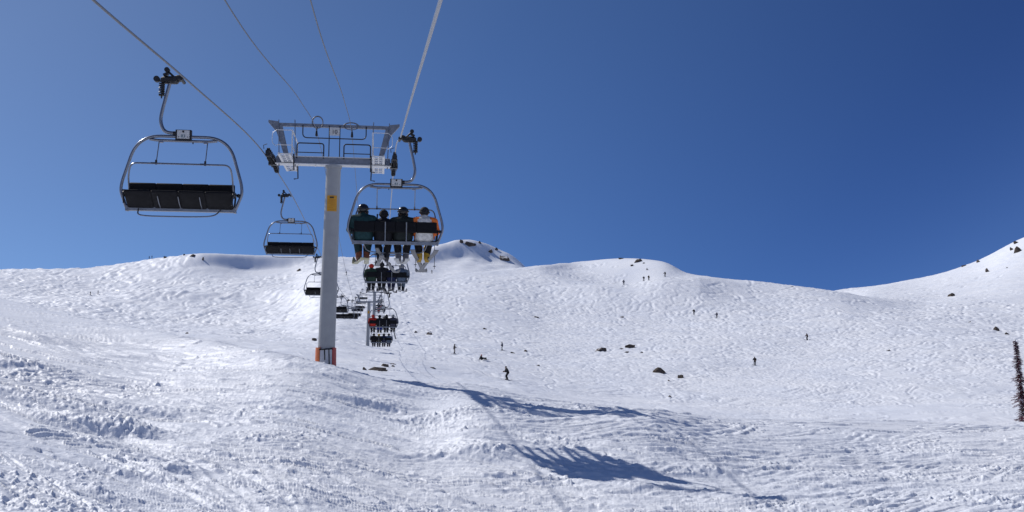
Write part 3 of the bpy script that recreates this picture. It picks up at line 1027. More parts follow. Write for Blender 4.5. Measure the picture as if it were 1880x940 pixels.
def ski_mesh(length=1.52):
    b = MB()
    ys = np.linspace(-0.72, length - 0.72, 22)
    vs_, fs_ = [], []
    for y in ys:
        t = (y + 0.72) / length
        w = 0.036 + 0.020 * abs(t - 0.45) * 2
        if t > 0.9: w *= max(0.15, 1 - ((t - 0.9) / 0.1) ** 2 * 0.8)
        z = 0.20 * max(0, (t - 0.84) / 0.16) ** 2 + 0.03 * max(0, (0.06 - t) / 0.06) + 0.008 * math.sin(math.pi * min(1, t))
        for (sx, sz) in ((-w, 0), (w, 0), (w, 0.014), (-w, 0.014)):
            vs_.append((sx, y, z + sz))
    n = len(ys)
    for i in range(n - 1):
        for k in range(4):
            l = (k + 1) % 4
            fs_.append((i * 4 + k, i * 4 + l, (i + 1) * 4 + l, (i + 1) * 4 + k))
    fs_ += [(3, 2, 1, 0), tuple((n - 1) * 4 + k for k in range(4))]
    b.add(vs_, fs_)
    return b.mesh('ski', False)


def binding_mesh():
    b = MB()
    b.box((0, 0.14, 0.035), (0.07, 0.10, 0.045)).box((0, -0.17, 0.045), (0.07, 0.10, 0.06)).box((0, -0.02, 0.022), (0.06, 0.4, 0.016))
    return b.mesh('binding', False)


SKI, BINDING = ski_mesh(), binding_mesh()
SIT = dict(pelvis=(0, 0.03, 0.12), waist=(0, 0.0, 0.30), chest=(0, 0.03, 0.46), neck=(0, 0.055, 0.60), head=(0, 0.09, 0.745), look=(0, 1, -0.1),
           shoulderL=(-0.185, 0.03, 0.52), shoulderR=(0.185, 0.03, 0.52), elbowL=(-0.255, 0.07, 0.28), elbowR=(0.255, 0.07, 0.28), wristL=(-0.17, 0.29, 0.25), wristR=(0.17, 0.29, 0.25),
           hipL=(-0.095, 0.08, 0.10), hipR=(0.095, 0.08, 0.10), kneeL=(-0.13, 0.47, 0.10), kneeR=(0.13, 0.47, 0.10), ankleL=(-0.085, 0.53, -0.27), ankleR=(0.085, 0.53, -0.27),
           toeL=(-0.09, 0.69, -0.37), toeR=(0.09, 0.69, -0.37), palm=(0, 0.2, -1))
STAND = dict(pelvis=(0, -0.10, 0.88), waist=(0, -0.05, 1.04), chest=(0, 0.06, 1.22), neck=(0, 0.12, 1.38), head=(0, 0.17, 1.53), look=(0, 1, -0.1),
             shoulderL=(-0.19, 0.09, 1.31), shoulderR=(0.19, 0.09, 1.31), elbowL=(-0.31, 0.12, 1.05), elbowR=(0.31, 0.12, 1.05), wristL=(-0.30, 0.36, 1.0), wristR=(0.30, 0.36, 1.0),
             hipL=(-0.10, -0.08, 0.84), hipR=(0.10, -0.08, 0.84), kneeL=(-0.13, 0.12, 0.48), kneeR=(0.13, 0.12, 0.48), ankleL=(-0.13, 0.0, 0.14), ankleR=(0.13, 0.0, 0.14),
             toeL=(-0.13, 0.16, 0.075), toeR=(0.13, 0.16, 0.075), palm=(0, 0.2, -1))
UPRIGHT = dict(STAND, pelvis=(0, -0.02, 0.92), waist=(0, 0, 1.09), chest=(0, 0.02, 1.28), neck=(0, 0.04, 1.45), head=(0, 0.07, 1.60), shoulderL=(-0.19, 0.02, 1.38), shoulderR=(0.19, 0.02, 1.38),
               elbowL=(-0.28, -0.02, 1.12), elbowR=(0.36, 0.05, 1.16), wristL=(-0.30, 0.16, 0.95), wristR=(0.50, 0.22, 1.08), hipL=(-0.10, -0.02, 0.88), hipR=(0.10, -0.02, 0.88),
               kneeL=(-0.15, 0.06, 0.50), kneeR=(0.13, 0.08, 0.50))
FALLEN = dict(pelvis=(0, 0, 0.13), waist=(0, -0.08, 0.29), chest=(0, -0.10, 0.47), neck=(0, -0.05, 0.62), head=(0, 0.0, 0.76), look=(0, 1, 0), shoulderL=(-0.19, -0.08, 0.55), shoulderR=(0.19, -0.08, 0.55),
              elbowL=(-0.30, -0.16, 0.32), elbowR=(0.29, 0.05, 0.32), wristL=(-0.33, -0.24, 0.10), wristR=(0.22, 0.28, 0.32), hipL=(-0.10, 0.05, 0.11), hipR=(0.10, 0.05, 0.11), kneeL=(-0.15, 0.42, 0.32), kneeR=(0.15, 0.44, 0.28),
              ankleL=(-0.17, 0.68, 0.14), ankleR=(0.18, 0.74, 0.12), toeL=(-0.20, 0.82, 0.10), toeR=(0.22, 0.87, 0.09), palm=(0, 0.2, -1))
BODIES = {}
for nm, J, vx in (('sit', SIT, 0.012), ('stand', STAND, 0.014), ('upright', UPRIGHT, 0.014), ('fallen', FALLEN, 0.014)):
    BODIES[nm] = dict(body=evaluated_remesh(make_body(J), vx, 'body', 2),
                      jacket=evaluated_remesh(make_body(J, 0.050, 'jacket'), 0.016, 'jacket', 5),
                      trousers=evaluated_remesh(make_body(J, 0.022, 'trousers'), 0.016, 'trousers', 4), J=J,
                      bootL=boot(J['ankleL'], J['toeL']).mesh('boot'), bootR=boot(J['ankleR'], J['toeR']).mesh('boot'))
hb = MB()
hb.ball((0, 0, 0), 0.122, 16, (0.98, 1.1, 0.95))
HELMET_RAW = hb


def headgear_mesh(kind):
    b = MB()
    if kind == 'helmet':
        b.ball((0, -0.012, 0.045), 0.118, 18, (1.0, 1.12, 1.0))
        for s_ in (-1, 1):
            b.ball((s_ * 0.092, 0.0, -0.045), 0.045, 10, (0.6, 1.0, 1.2))
    else:
        b.ball((0, -0.01, 0.035), 0.108, 16, (1.0, 1.08, 1.08))
        b.tube([(0.103 * math.cos(t), -0.01 + 0.112 * math.sin(t), 0.01) for t in np.linspace(0, 2 * math.pi, 20, endpoint=False)], 0.020, 8, True)
        if kind == 'bobble_hat':
            b.ball((0, -0.02, 0.165), 0.035, 8)
    return b.mesh(kind)


def goggle_mesh():
    b = MB()
    b.tube([(0.121 * math.cos(t), -0.012 + 0.132 * math.sin(t), 0.035) for t in np.linspace(0, 2 * math.pi, 24, endpoint=False)], 0.016, 6, True)
    b.add(*pad_shape((0, 0.118, 0.02), (0.16, 0.05, 0.075), (0, 0, 0)))
    return b.mesh('goggles')


GEAR = {k: headgear_mesh(k) for k in ('helmet', 'hat', 'bobble_hat')}
GOGGLES = goggle_mesh()
BLACK = cloth('black_cloth', (0.010, 0.010, 0.013))
NAVY = cloth('navy_cloth', (0.012, 0.018, 0.06))
TEAL = cloth('teal_cloth', (0.012, 0.042, 0.046))
DTEAL = cloth('dark_teal_cloth', (0.010, 0.026, 0.028))
BLUE = cloth('blue_cloth', (0.015, 0.035, 0.28))
OLIVE = cloth('olive_cloth', (0.045, 0.045, 0.03))
CREAM = cloth('cream_cloth', (0.62, 0.60, 0.56))
ORANGE = cloth('orange_cloth', (0.85, 0.20, 0.04))
RED = cloth('red_cloth', (0.45, 0.03, 0.02))
GREY = cloth('blue_grey_cloth', (0.09, 0.12, 0.17))
DGREEN = cloth('dark_green_cloth', (0.02, 0.045, 0.03))
GLOVE = cloth('black_glove', (0.012, 0.012, 0.012))
B_RUST = mat('rust_boot_plastic', (0.17, 0.055, 0.022), 0.4, 0, 0.15, 10)
B_YEL = mat('yellow_boot_plastic', (0.48, 0.29, 0.03), 0.4, 0, 0.15, 10)
B_BLK = mat('black_boot_plastic', (0.02, 0.02, 0.025), 0.4, 0, 0.15, 10)
B_GREY = mat('grey_boot_plastic', (0.13, 0.13, 0.15), 0.4, 0, 0.15, 10)
H_BLK = mat('black_helmet_shell', (0.012, 0.012, 0.015), 0.22)
H_GREY = mat('grey_helmet_shell', (0.25, 0.26, 0.28), 0.3)
S_WHITE = mat('white_ski_base', (0.36, 0.37, 0.37), 0.4, 0, 0.1, 5)
S_DARK = mat('dark_ski_base', (0.06, 0.06, 0.07), 0.4, 0, 0.1, 5)
S_GREY = mat('grey_ski_base', (0.16, 0.165, 0.18), 0.4, 0, 0.1, 5)
S_YEL = mat('pale_yellow_ski_base', (0.34, 0.33, 0.20), 0.4, 0, 0.1, 5)


def set_mat(o, m):
    if not o.data.materials:
        o.data.materials.append(m)
    o.material_slots[0].link = 'OBJECT'
    o.material_slots[0].material = m
    return o


def person(pose, loc, rz, jacket, trousers, gear, gear_m, boot_m, ski_m, label, group, skis=((0, 0, 0), (0, 0, 0)), scale=1.0, tilt=(0, 0), sleeves=None, board=False):
    B = BODIES[pose]
    J = B['J']
    root = empty('person', loc, rz)
    root.rotation_euler = (tilt[0], tilt[1], rz)
    root.scale = (scale * (1.12 if pose == 'sit' else 1.0), scale, scale)
    tag(root, label, 'person', group)

    def part(name, me_, m, par=root):
        o = bpy.data.objects.new(name, me_)
        C.objects.link(o)
        o.parent = par
        set_mat(o, m)
        return o
    part('body', B['body'], M_skin)
    part('jacket', B['jacket'] if sleeves is None else sleeves, jacket)
    part('trousers', B['trousers'], trousers)
    hd = part(gear, GEAR[gear], gear_m)
    hd.location = J['head']
    if gear == 'helmet':
        part('goggles', GOGGLES, M_dark, hd)
    for s_, k in (('L', 0), ('R', 1)):
        part('boot', B['boot' + s_], boot_m)
        if ski_m and not board:
            a, t = Vector(J['ankle' + s_]), Vector(J['toe' + s_])
            sk = part('ski', SKI, ski_m)
            sk.location = ((a.x + t.x) / 2, (a.y + t.y) / 2 - 0.02, t.z - 0.085)
            d = t - a
            sk.rotation_euler = (skis[k][0], skis[k][1], skis[k][2] + math.atan2(-d.x, d.y))
            part('binding', BINDING, M_dark, sk)
    return root


def two_tone(me_, m_back, m_sleeve):
    """the same jacket with sleeves and shoulders in a second cloth"""
    c = me_.copy()
    c.materials.clear()
    c.materials.append(m_back)
    c.materials.append(m_sleeve)
    for p in c.polygons:
        x, y, z = p.center
        if abs(x) > 0.155 + max(0, 0.48 - z) * 0.12 or (z > 0.56 and abs(x) > 0.115):
            p.material_index = 1
    return c


GP = 'skiers riding the chairlift'


def rider(D, k, jacket, trousers, gear, gm, bm, sm, label, skis=((0, 0, 0), (0, 0, 0)), dx=0.0, dz=0.0, scale=1.0, sleeves=None, yaw=0.0):
    c = CH[D]
    M = Matrix.Translation(c.location) @ Matrix.Rotation(ROT, 4, 'Z')
    p = M @ Vector((-0.75 + 0.5 * k + dx, 0.06, 0.10 + dz))
    return person('sit', p, ROT + yaw, jacket, trousers, gear, gm, bm, sm, label, GP, skis, scale, (0, 0), sleeves)


CREAM_ORANGE = two_tone(BODIES['sit']['jacket'], CREAM, ORANGE)
rider(25, 0, TEAL, DTEAL, 'helmet', H_BLK, B_RUST, S_YEL, 'skier in teal jacket and black helmet, left seat of the nearest loaded chair', ((-0.02, 0, 0.12), (0.0, 0, 0.05)), -0.04, -0.06, 1.02)
rider(25, 1, BLACK, BLACK, 'hat', BLACK, B_BLK, S_GREY, 'small skier in black jacket and dark knit hat between two helmets, nearest loaded chair', ((-0.12, 0, 0.05), (-0.42, 0.15, -0.42)), -0.04, -0.10, 0.93)
rider(25, 2, cloth('charcoal_green_cloth', (0.014, 0.019, 0.018)), BLACK, 'helmet', H_BLK, B_GREY, S_WHITE, 'skier in near-black jacket and glossy helmet, third seat of the nearest loaded chair', ((0.0, 0, -0.1), (0.0, 0, 0.06)), -0.07, -0.07, 0.98)
rider(25, 3, CREAM, BLACK, 'hat', cloth('dark_hat_knit', (0.02, 0.02, 0.025)), B_YEL, S_GREY, 'skier in cream jacket with orange sleeves and yellow boots, right end of nearest chair', ((-0.34, 0, -0.28), (-0.34, 0, 0.3)), -0.05, -0.07, 1.0, CREAM_ORANGE)
rider(51.5, 0, DGREEN, BLACK, 'hat', RED, B_BLK, S_DARK, 'rider in dark green jacket and red hat, left seat of the second loaded chair', ((0, 0, 0.1), (0, 0, 0)), 0, -0.06)
rider(51.5, 1, BLACK, BLACK, 'bobble_hat', BLACK, B_BLK, S_DARK, 'tall rider in black jacket, second seat of the second loaded chair', ((0, 0, 0.1), (-0.1, 0, -0.1)), 0.02, -0.02, 1.04)
rider(51.5, 2, NAVY, NAVY, 'hat', NAVY, B_GREY, S_DARK, 'rider in navy jacket, third seat of the second loaded chair', ((0, 0, 0.2), (-0.1, 0, -0.2)), 0.0, -0.08, 0.95)
rider(51.5, 3, GREY, GREY, 'helmet', H_GREY, B_BLK, S_WHITE, 'rider in blue-grey jacket and grey helmet, right seat of the second loaded chair', ((0, 0, -0.1), (0, 0, -0.2)), 0, -0.05)
rider(78, 0, RED, BLACK, 'hat', RED, B_BLK, S_DARK, 'rider in red jacket, left seat of the third loaded chair', dz=-0.05)
rider(78, 1, BLACK, BLUE, 'hat', BLACK, B_BLK, S_DARK, 'rider in black jacket next to the red one on the third loaded chair', dz=-0.07)
rider(78, 2, BLACK, BLACK, 'helmet', H_BLK, B_BLK, S_DARK, 'rider in black jacket and black helmet on the third loaded chair', dz=-0.05)
rider(78, 3, cloth('slate_cloth', (0.05, 0.05, 0.075)), BLACK, 'hat', H_GREY, B_BLK, S_GREY, 'rider in slate jacket, right seat of the third loaded chair, one ski hanging down', ((0, 0, 0), (-0.9, 0, -0.3)), dz=-0.03)
rider(105, 0, BLACK, BLACK, 'hat', BLACK, B_BLK, S_DARK, 'dark rider on left seat of the fourth, lowest loaded chair', dz=-0.05)
rider(105, 1, OLIVE, BLACK, 'hat', B_YEL, B_BLK, S_DARK, 'rider in olive jacket and yellow hat on the fourth loaded chair', dz=-0.08)
rider(105, 2, NAVY, BLACK, 'helmet', H_BLK, B_BLK, S_DARK, 'rider in dark navy jacket and helmet on the fourth loaded chair', dz=-0.05)
rider(105, 3, GREY, NAVY, 'hat', BLACK, B_BLK, S_DARK, 'rider in grey-blue jacket, right seat of the fourth loaded chair', dz=-0.05)
rider(211, 1, RED, BLACK, 'hat', BLACK, B_BLK, S_DARK, 'tiny far rider in red, on the small chair above the third loaded one')
rider(211, 3, GREY, BLACK, 'hat', BLACK, B_BLK, S_DARK, 'tiny far rider in grey, on the small chair above the third loaded one')
rider(237, 1, BLACK, BLACK, 'hat', BLACK, B_BLK, S_DARK, 'tiny far dark rider, left one on the chair by the thin tower top')
rider(237, 2, RED, BLACK, 'hat', BLACK, B_BLK, S_DARK, 'tiny far rider in dark red, right one on the chair by the thin tower top')
rider(264, 1, NAVY, BLACK, 'hat', BLACK, B_BLK, S_DARK, 'tiny far dark blue rider, left one on the topmost loaded chair')
rider(264, 2, BLACK, BLACK, 'hat', BLACK, B_BLK, S_DARK, 'tiny far black rider, right one on the topmost loaded chair')


# ski poles held by the nearest riders, hanging below the rail
def ski_pole(D, x, y, z, lean, label):
    c = CH[D]
    p = (Matrix.Translation(c.location) @ Matrix.Rotation(ROT, 4, 'Z')) @ Vector((x, y, z))
    root = empty('ski_pole', p, ROT)
    root.rotation_euler = (lean[0], lean[1], ROT)
    MB().cyl((0, 0, 0.55), (0, 0, -0.60), 0.009, 8, 0.006).obj('shaft', M_dark, root)
    MB().capsule((0, 0, 0.56), (0, 0, 0.66), 0.016, 0.019, 8).obj('handle', M_black, root)
    MB().cyl((0, 0, -0.52), (0, 0, -0.535), 0.022, 12, 0.045).obj('basket', M_black, root)
    tag(root, label, 'ski pole', 'ski poles held by the nearest riders')


ski_pole(25, -0.46, 0.55, 0.10, (0, 0.02), 'thin dark ski pole hanging below the rail just right of the teal skier')
ski_pole(25, -0.27, 0.52, 0.02, (0, 0.05), 'left pole of the pair hanging between the boots of the small black skier')
ski_pole(25, -0.21, 0.55, 0.04, (0, -0.06), 'right pole of the pair hanging between the boots of the small black skier')
ski_pole(25, 0.52, 0.56, 0.06, (0, 0.01), 'ski pole hanging left of the yellow boots')
ski_pole(25, 0.98, 0.48, 0.02, (0, 0.0), 'ski pole hanging at far right end of the nearest loaded chair')


# ------------------------------------------------------------------ the lift towers
def sheave_train(parent, x, z, length, n, tiltx, name='sheave_train'):
    """rubber lined wheels between two long rocker plates"""
    fr = MB()
    L = length
    for sx in (-0.07, 0.07):
        for (a, b) in ((-L / 2, -0.05), (0.05, L / 2)):
            fr.box((x + sx, (a + b) / 2, z - 0.02 - 0.35 * abs((a + b) / 2) * 0.20), (0.018, abs(b - a), 0.16), (tiltx + (0.10 if a < 0 else -0.10), 0, 0))
        fr.box((x + sx * 1.35, 0, z - 0.13), (0.02, L * 0.55, 0.12))
    fr.box((x, 0, z - 0.16), (0.26, 0.20, 0.18))
    for y in (-L / 2 - 0.06, L / 2 + 0.06):
        fr.box((x, y, z - 0.06 - 0.05 * abs(y)), (0.12, 0.12, 0.20))
        fr.tube([(x - 0.12, y, z + 0.0), (x - 0.14, y, z + 0.12), (x - 0.02, y, z + 0.17)], 0.012, 6)
    f = fr.obj(name, M_dark, parent)
    for k in range(n):
        y = -L / 2 + L * (k + 0.5) / n
        zz = z - 0.055 - 0.018 * y * y
        MB().cyl((x - 0.045, y, zz), (x + 0.045, y, zz), L / n * 0.44, 18).obj('sheave', M_black, f)
    return f


def make_tower(name, loc, rz, H, label, r0, r1, detail=True, sign='10', s=1.0, group='lift towers'):
    t = empty(name, loc, rz)
    tag(t, label, 'lift tower', group)
    p = MB()
    zs = [-2.0, 0.0, H * 0.33, H * 0.33 + 0.001, H * 0.66, H]
    p.tube([(0.11 * max(0, z) / H, 0, z) for z in zs], [r0 + (r1 - r0) * max(0, z) / H for z in zs], 40)
    p.obj('column', M_pole, t)
    cx = 0.11
    HW = 2.05 * s
    b = MB()
    b.box((cx, 0, H + 0.13), (HW * 2 - 0.25, 0.26, 0.22))
    b.obj('crossarm', M_galv, t)
    fl = MB()
    fl.box((cx, 0, H + 0.0), (HW * 2 - 0.2, 0.40, 0.030)).box((cx, 0, H + 0.255), (HW * 2 - 0.3, 0.36, 0.022))
    for x in (-0.62, 0.62, -1.2, 1.2):
        fl.box((cx + x * s, -0.0, H - 0.03), (0.03, 0.22, 0.03))
    fl.obj('crossarm_flange', M_grate, t)  # pale colour of the bottom flange stands in for light bounced off snow
    MB().cyl((cx, 0, H - 0.10), (cx, 0, H - 0.02), r1 * 1.15, 28).obj('column_collar', M_pole, t)
    zt_ = H + 1.36
    f = MB()
    f.box((cx, 0, zt_), (HW * 2 + 0.02, 0.11, 0.11))
    f.obj('lifting_bar', M_galv, t)
    for sd in (-1, 1):
        u = MB()
        # leaning upright that flares into a horn past the end of the bar
        y0, y1 = -0.06, 0.06
        prof = [(sd * 1.50 * s, H + 0.26), (sd * 1.66 * s, H + 0.26), (sd * 1.94 * s, H + 1.10), (sd * 2.22 * s, H + 1.42), (sd * 2.22 * s, H + 1.50), (sd * 1.90 * s, H + 1.46), (sd * 1.74 * s, H + 1.28)]
        vs_ = [(cx + x, y, z) for y in (y0, y1) for x, z in prof]
        n = len(prof)
        u.add(vs_, [tuple(range(n)), tuple(range(2 * n - 1, n - 1, -1))] + [(i, i + n, (i + 1) % n + n, (i + 1) % n) for i in range(n)])
        u.obj('frame_upright', M_galv, t, False)
    if not detail:
        for sd in (-1, 1):
            sheave_train(t, cx + sd * HW, H + 0.18, 2.0, 6, 0)
        return t
    # work platforms along the rope with slatted floors, ladders and hand rails
    for sd in (-1, 1):
        xw = cx + sd * 1.52
        w = MB()
        for ya, yb in ((-1.65, -0.16), (0.16, 1.65)):
            for q in (-0.17, 0.17):
                w.box((xw + q, (ya + yb) / 2, H + 0.06), (0.075, yb - ya, 0.06))
            for k in range(5):
                w.box((xw, ya + 0.05 + (yb - ya - 0.1) * k / 4, H + 0.06), (0.27, 0.11, 0.03))
            w.box((xw, (ya + yb) / 2, H + 0.06), (0.035, yb - ya - 0.01, 0.02))
        w.obj('work_platform', M_grate, t)
        for yy in (-0.9, 0.9):
            MB().tube([(xw - sd * 0.24, yy, H + 0.2), (xw - sd * 0.26, yy, H - 0.34), (xw - sd * 0.12, yy, H - 0.36)], 0.022, 6).obj('platform_hanger', M_dark, t)
        for q, tall in ((0.30, 1.50), (-0.24, 1.52)):
            r_ = MB()
            x = xw + sd * q
            r_.tube([(x, -0.12, H - 0.1), (x + sd * 0.05, -0.12, H + tall)], 0.017, 6)
            r_.obj('guard_post', M_tube, t)
        g = MB()
        x = xw - sd * 0.20
        g.tube([(x, -1.1, H - 0.05), (x, -1.1, H + 0.95), (x, 1.1, H + 0.95), (x, 1.1, H - 0.05)], 0.022, 6)
        g.tube([(x, -1.1, H + 0.45), (x, 1.1, H + 0.45)], 0.016, 6)
        g.tube([(xw + sd * 0.3, -1.1, H + 0.95), (x, -1.1, H + 0.95)], 0.012, 6)
        g.tube([(xw + sd * 0.3, -1.1, H + 0.45), (x, -1.1, H + 0.45)], 0.012, 6)
        g.tube(rounded([(xw + sd * 0.3, -1.1, H + 0.95), (xw + sd * 0.45, -1.1, H + 0.85), (xw + sd * 0.45, -1.1, H + 0.5), (xw + sd * 0.3, -1.1, H + 0.40)], 0.12), 0.010, 6)
        g.obj('platform_rail', M_grate, t)
        rl = MB()
        x0, x1 = cx + sd * 0.34, cx + sd * 1.24
        rl.tube(rounded([(x0, -0.14, H + 0.2), (x0, -0.14, H + 0.72), (x1, -0.14, H + 0.72), (x1, -0.14, H + 0.2)], 0.10), 0.022, 8)
        rl.tube([(x0, -0.14, H + 0.40), (x1, -0.14, H + 0.40)], 0.016, 8)
        rl.obj('hand_rail', M_dark, t)
        sheave_train(t, cx + sd * HW, H + 0.20, 3.1, 8, 0)
        # coiled spare cable on the top bar, with the clamp of the signal line
        ctr = Vector((cx + sd * 0.57, -0.02, zt_ + (0.10 if sd < 0 else 0.0)))
        coil = MB()
        a_, b_ = (0.175, 0.20) if sd < 0 else (0.24, 0.12)
        for q in range(3):
            coil.tube([ctr + Vector((a_ * math.cos(th) * (1 + 0.03 * q), -0.06 - 0.02 * q, b_ * math.sin(th) * (1 + 0.03 * q))) for th in np.linspace(0, 2 * math.pi, 28, endpoint=False)], 0.013, 6, True)
        coil.obj('cable_coil', M_cable, t)
        cl = MB()
        cl.capsule((cx + sd * 0.60, -0.05, zt_ - 0.20), (cx + sd * 0.60, -0.05, zt_ - 0.34), 0.03, 0.045, 10)
        cl.tube([(cx + sd * 0.58, -0.05, zt_ - 0.05), (cx + sd * 0.60, -0.05, zt_ - 0.20)], 0.020, 8)
        cl.obj('cable_clamp', M_dark, t)
    lp = MB()
    lp.tube(rounded([(cx - 1.06, -0.08, zt_), (cx - 1.06, -0.08, zt_ - 0.44), (cx + 1.08, -0.08, zt_ - 0.44), (cx + 1.08, -0.08, zt_)], 0.16), 0.019, 8)
    lp.obj('hanging_rail', M_dark, t)
    for x in (-0.17, 0.19):
        MB().tube([(cx + x, -0.07, H + 0.26), (cx + x, -0.07, zt_)], 0.017, 8).obj('sign_post', M_dark, t)
    nb = MB().box((cx + 0.01, -0.095, zt_ - 0.20), (0.34, 0.012, 0.28)).obj('number_board', M_white, t)
    place_mesh('board_number', text_mesh(sign, 0.20, 'board_number', 0.003), M_ink, nb, (cx + 0.01, -0.106, zt_ - 0.22))
    # yellow notice strapped on the column
    zc = 5.47
    rc = r0 + (r1 - r0) * zc / H
    xo = 0.11 * zc / H
    sg = MB()
    n = 10
    aw = 0.66
    vs_, fs_ = [], []
    for rad_ in (rc + 0.006, rc + 0.016):
        for z in (zc - 0.27, zc + 0.27):
            for k in range(n + 1):
                a = -math.pi / 2 - aw + 2 * aw * k / n
                vs_.append((xo + rad_ * math.cos(a), rad_ * math.sin(a), z))
    q = n + 1
    for k in range(n):
        fs_ += [(2 * q + k, 2 * q + k + 1, 3 * q + k + 1, 3 * q + k), (k + 1, k, q + k, q + k + 1), (q + k, 3 * q + k, 3 * q + k + 1, q + k + 1), (k, k + 1, 2 * q + k + 1, 2 * q + k)]
    fs_ += [(0, 2 * q, 3 * q, q), (n, q + n, 3 * q + n, 2 * q + n)]
    sg.add(vs_, fs_)
    sgo = sg.obj('notice_sign', M_yellow, t, False)
    pr = MB()

    def bar(x0, x1, z, h):
        m_ = 6
        vv, ff = [], []
        for k in range(m_ + 1):
            x = x0 + (x1 - x0) * k / m_
            a = -math.pi / 2 + x / rc
            for zz in (z - h / 2, z + h / 2):
                vv.append((xo + (rc + 0.019) * math.cos(a), (rc + 0.019) * math.sin(a), zz))
        for k in range(m_):
            ff.append((2 * k, 2 * k + 2, 2 * k + 3, 2 * k + 1))
        pr.add(vv, ff)
    bar(-0.07, 0.06, zc + 0.20, 0.055)
    po = pr.obj('notice_heading', M_ink, sgo, False)
    pr = MB()
    for zz, x0, x1 in ((0.13, -0.13, 0.13), (0.09, -0.10, 0.11), (0.05, -0.13, 0.13), (0.015, -0.12, 0.10), (-0.02, -0.12, 0.13), (-0.055, -0.02, 0.12), (-0.10, -0.12, 0.11), (-0.15, -0.12, 0.05), (-0.22, -0.12, 0.12)):
        bar(x0, x1, zc + zz, 0.014)
    pr.obj('notice_lines', M_brown_ink, sgo, False)
    # crash pad wrapped round the foot: orange and red sides, grey sheet in front, black straps
    def wrap(a0, a1, z0, z1, rad_in, rad_out, name_, m):
        vv, ff = [], []
        kk = 14
        for z in (z0, (z0 + z1) / 2, z1):
            bulge = 0.012 if z not in (z0, z1) else 0
            for rad_ in (rad_in, rad_out + bulge):
                for k in range(kk + 1):
                    a = a0 + (a1 - a0) * k / kk
                    vv.append((rad_ * math.cos(a), rad_ * math.sin(a), z))
        W = kk + 1
        for lv in range(2):
            b0 = lv * 2 * W
            b1 = b0 + 2 * W
            for k in range(kk):
                ff.append((b0 + W + k, b0 + W + k + 1, b1 + W + k + 1, b1 + W + k))
                ff.append((b0 + k + 1, b0 + k, b1 + k, b1 + k + 1))
            ff.append((b0, b0 + W, b1 + W, b1)); ff.append((b0 + kk, b1 + kk, b1 + W + kk, b0 + W + kk))
        for k in range(kk):
            ff.append((4 * W + k, 4 * W + W + k, 4 * W + W + k + 1, 4 * W + k + 1))
            ff.append((k, k + 1, W + k + 1, W + k))
        return MB().add(vv, ff).obj(name_, m, t)
    ri, ro = r0 + 0.005, r0 + 0.045
    pad1 = wrap(R(-232), R(-127), -0.60, 0.60, ri, ro + 0.02, 'crash_pad', M_orange)
    pad2 = wrap(R(-50), R(52), -0.60, 0.60, ri, ro, 'crash_pad', M_redpad)
    wrap(R(53), R(127), -0.60, 0.60, ri, ro, 'crash_pad', M_orange)
    pad3 = wrap(R(-125), R(-52), -0.60, 0.555, ri, ri + 0.035, 'pad_front_sheet', M_greypad)
    st_ = MB()
    for z in (0.545,):
        st_.tube([((ro + 0.012) * math.cos(a), (ro + 0.012) * math.sin(a), z - 0.012 * math.cos(3 * a)) for a in np.linspace(R(-128), R(-48), 14)], 0.020, 6)
    st_.obj('pad_strap', M_black, t)
    for a, z0 in ((R(-97), 0.18), (R(-72), 0.02)):
        MB().tube([((ro + 0.0) * math.cos(a), (ro + 0.0) * math.sin(a), 0.54), ((ri + 0.05) * math.cos(a + 0.06), (ri + 0.05) * math.sin(a + 0.06), z0)], 0.018, 6).obj('strap_end', M_black, t)
    return t


def line_base(off, D, v):
    p = at(U0 + off * F / D, v, D)
    return Vector((off + SL * D, D, p.z))


T10 = line_base(OFF_T - 0.10, 35, 670)
T10.z = at(601, 671, 35).z
HH = 6.38 - 0.20 - T10.z + 0.02
tower10 = make_tower('lift_tower', T10, ROT, HH, 'thick grey steel lift tower with number ten board and yellow notice, nearest', 0.29, 0.245)
T11 = Vector((OFF_T + SL * 185 - 0.12, 185, 0))
T11.z = zt(T11.x, T11.y)
make_tower('lift_tower', T11, ROT, 8.2 - 0.2 - T11.z, 'thin distant grey lift tower standing on the snow left of the skiers seats', 0.31, 0.27, False, s=1.05)
T12 = Vector((OFF_T + SL * 270 + 0.55, 270, 0))
T12.z = zt(T12.x, T12.y)
make_tower('lift_tower', T12, ROT, 14.5 - 0.2 - T12.z, 'farthest grey lift tower, half hidden behind the thin tower', 0.42, 0.38, False, s=1.05)
MB().box((0, 0, 0), (0.34, 0.02, 0.50)).obj('notice_sign', M_yellow, None)
ns = bpy.data.objects['notice_sign.001'] if 'notice_sign.001' in bpy.data.objects else None
if ns:
    t11 = [o for o in bpy.data.objects if o.name.startswith('lift_tower') and abs(o.location.y - 185) < 1][0]
    ns.parent = t11
    ns.location = (0.06, -0.33, (8.0 - T11.z) * 0.78)

# signal lines slung from tower to tower between the ropes
for sd, lab in ((-1, 'thin grey signal cable slung over the tower, left one of the pair'), (1, 'thin grey signal cable slung over the tower, right one of the pair')):
    top = T10.z + HH + 1.36 - 0.30
    o10 = OFF_T + sd * 0.60 + (0.0)
    keys = [(-14, top - 4.3), (0, top - 3.15 - 0.35), (15, top - 2.0 - 0.35), (28, top - 0.55), (35, top + 0.12), (45, top - 0.5), (80, top - 2.6), (110, top - 3.3), (150, top - 1.3), (185, 9.6)]
    keys = [(d_, z_) for d_, z_ in keys]
    pts = [line(o10, D, rope_z(keys, D)) for D in list(np.arange(-14, 60, 1.0)) + list(np.arange(60, 186, 3.0))]
    tag(MB().tube(pts, 0.010, 6).obj('signal_cable', M_cable), lab, 'cable', 'signal cables of the lift')

# ------------------------------------------------------------------ skiers on the snow
GS = 'skiers on the slopes'


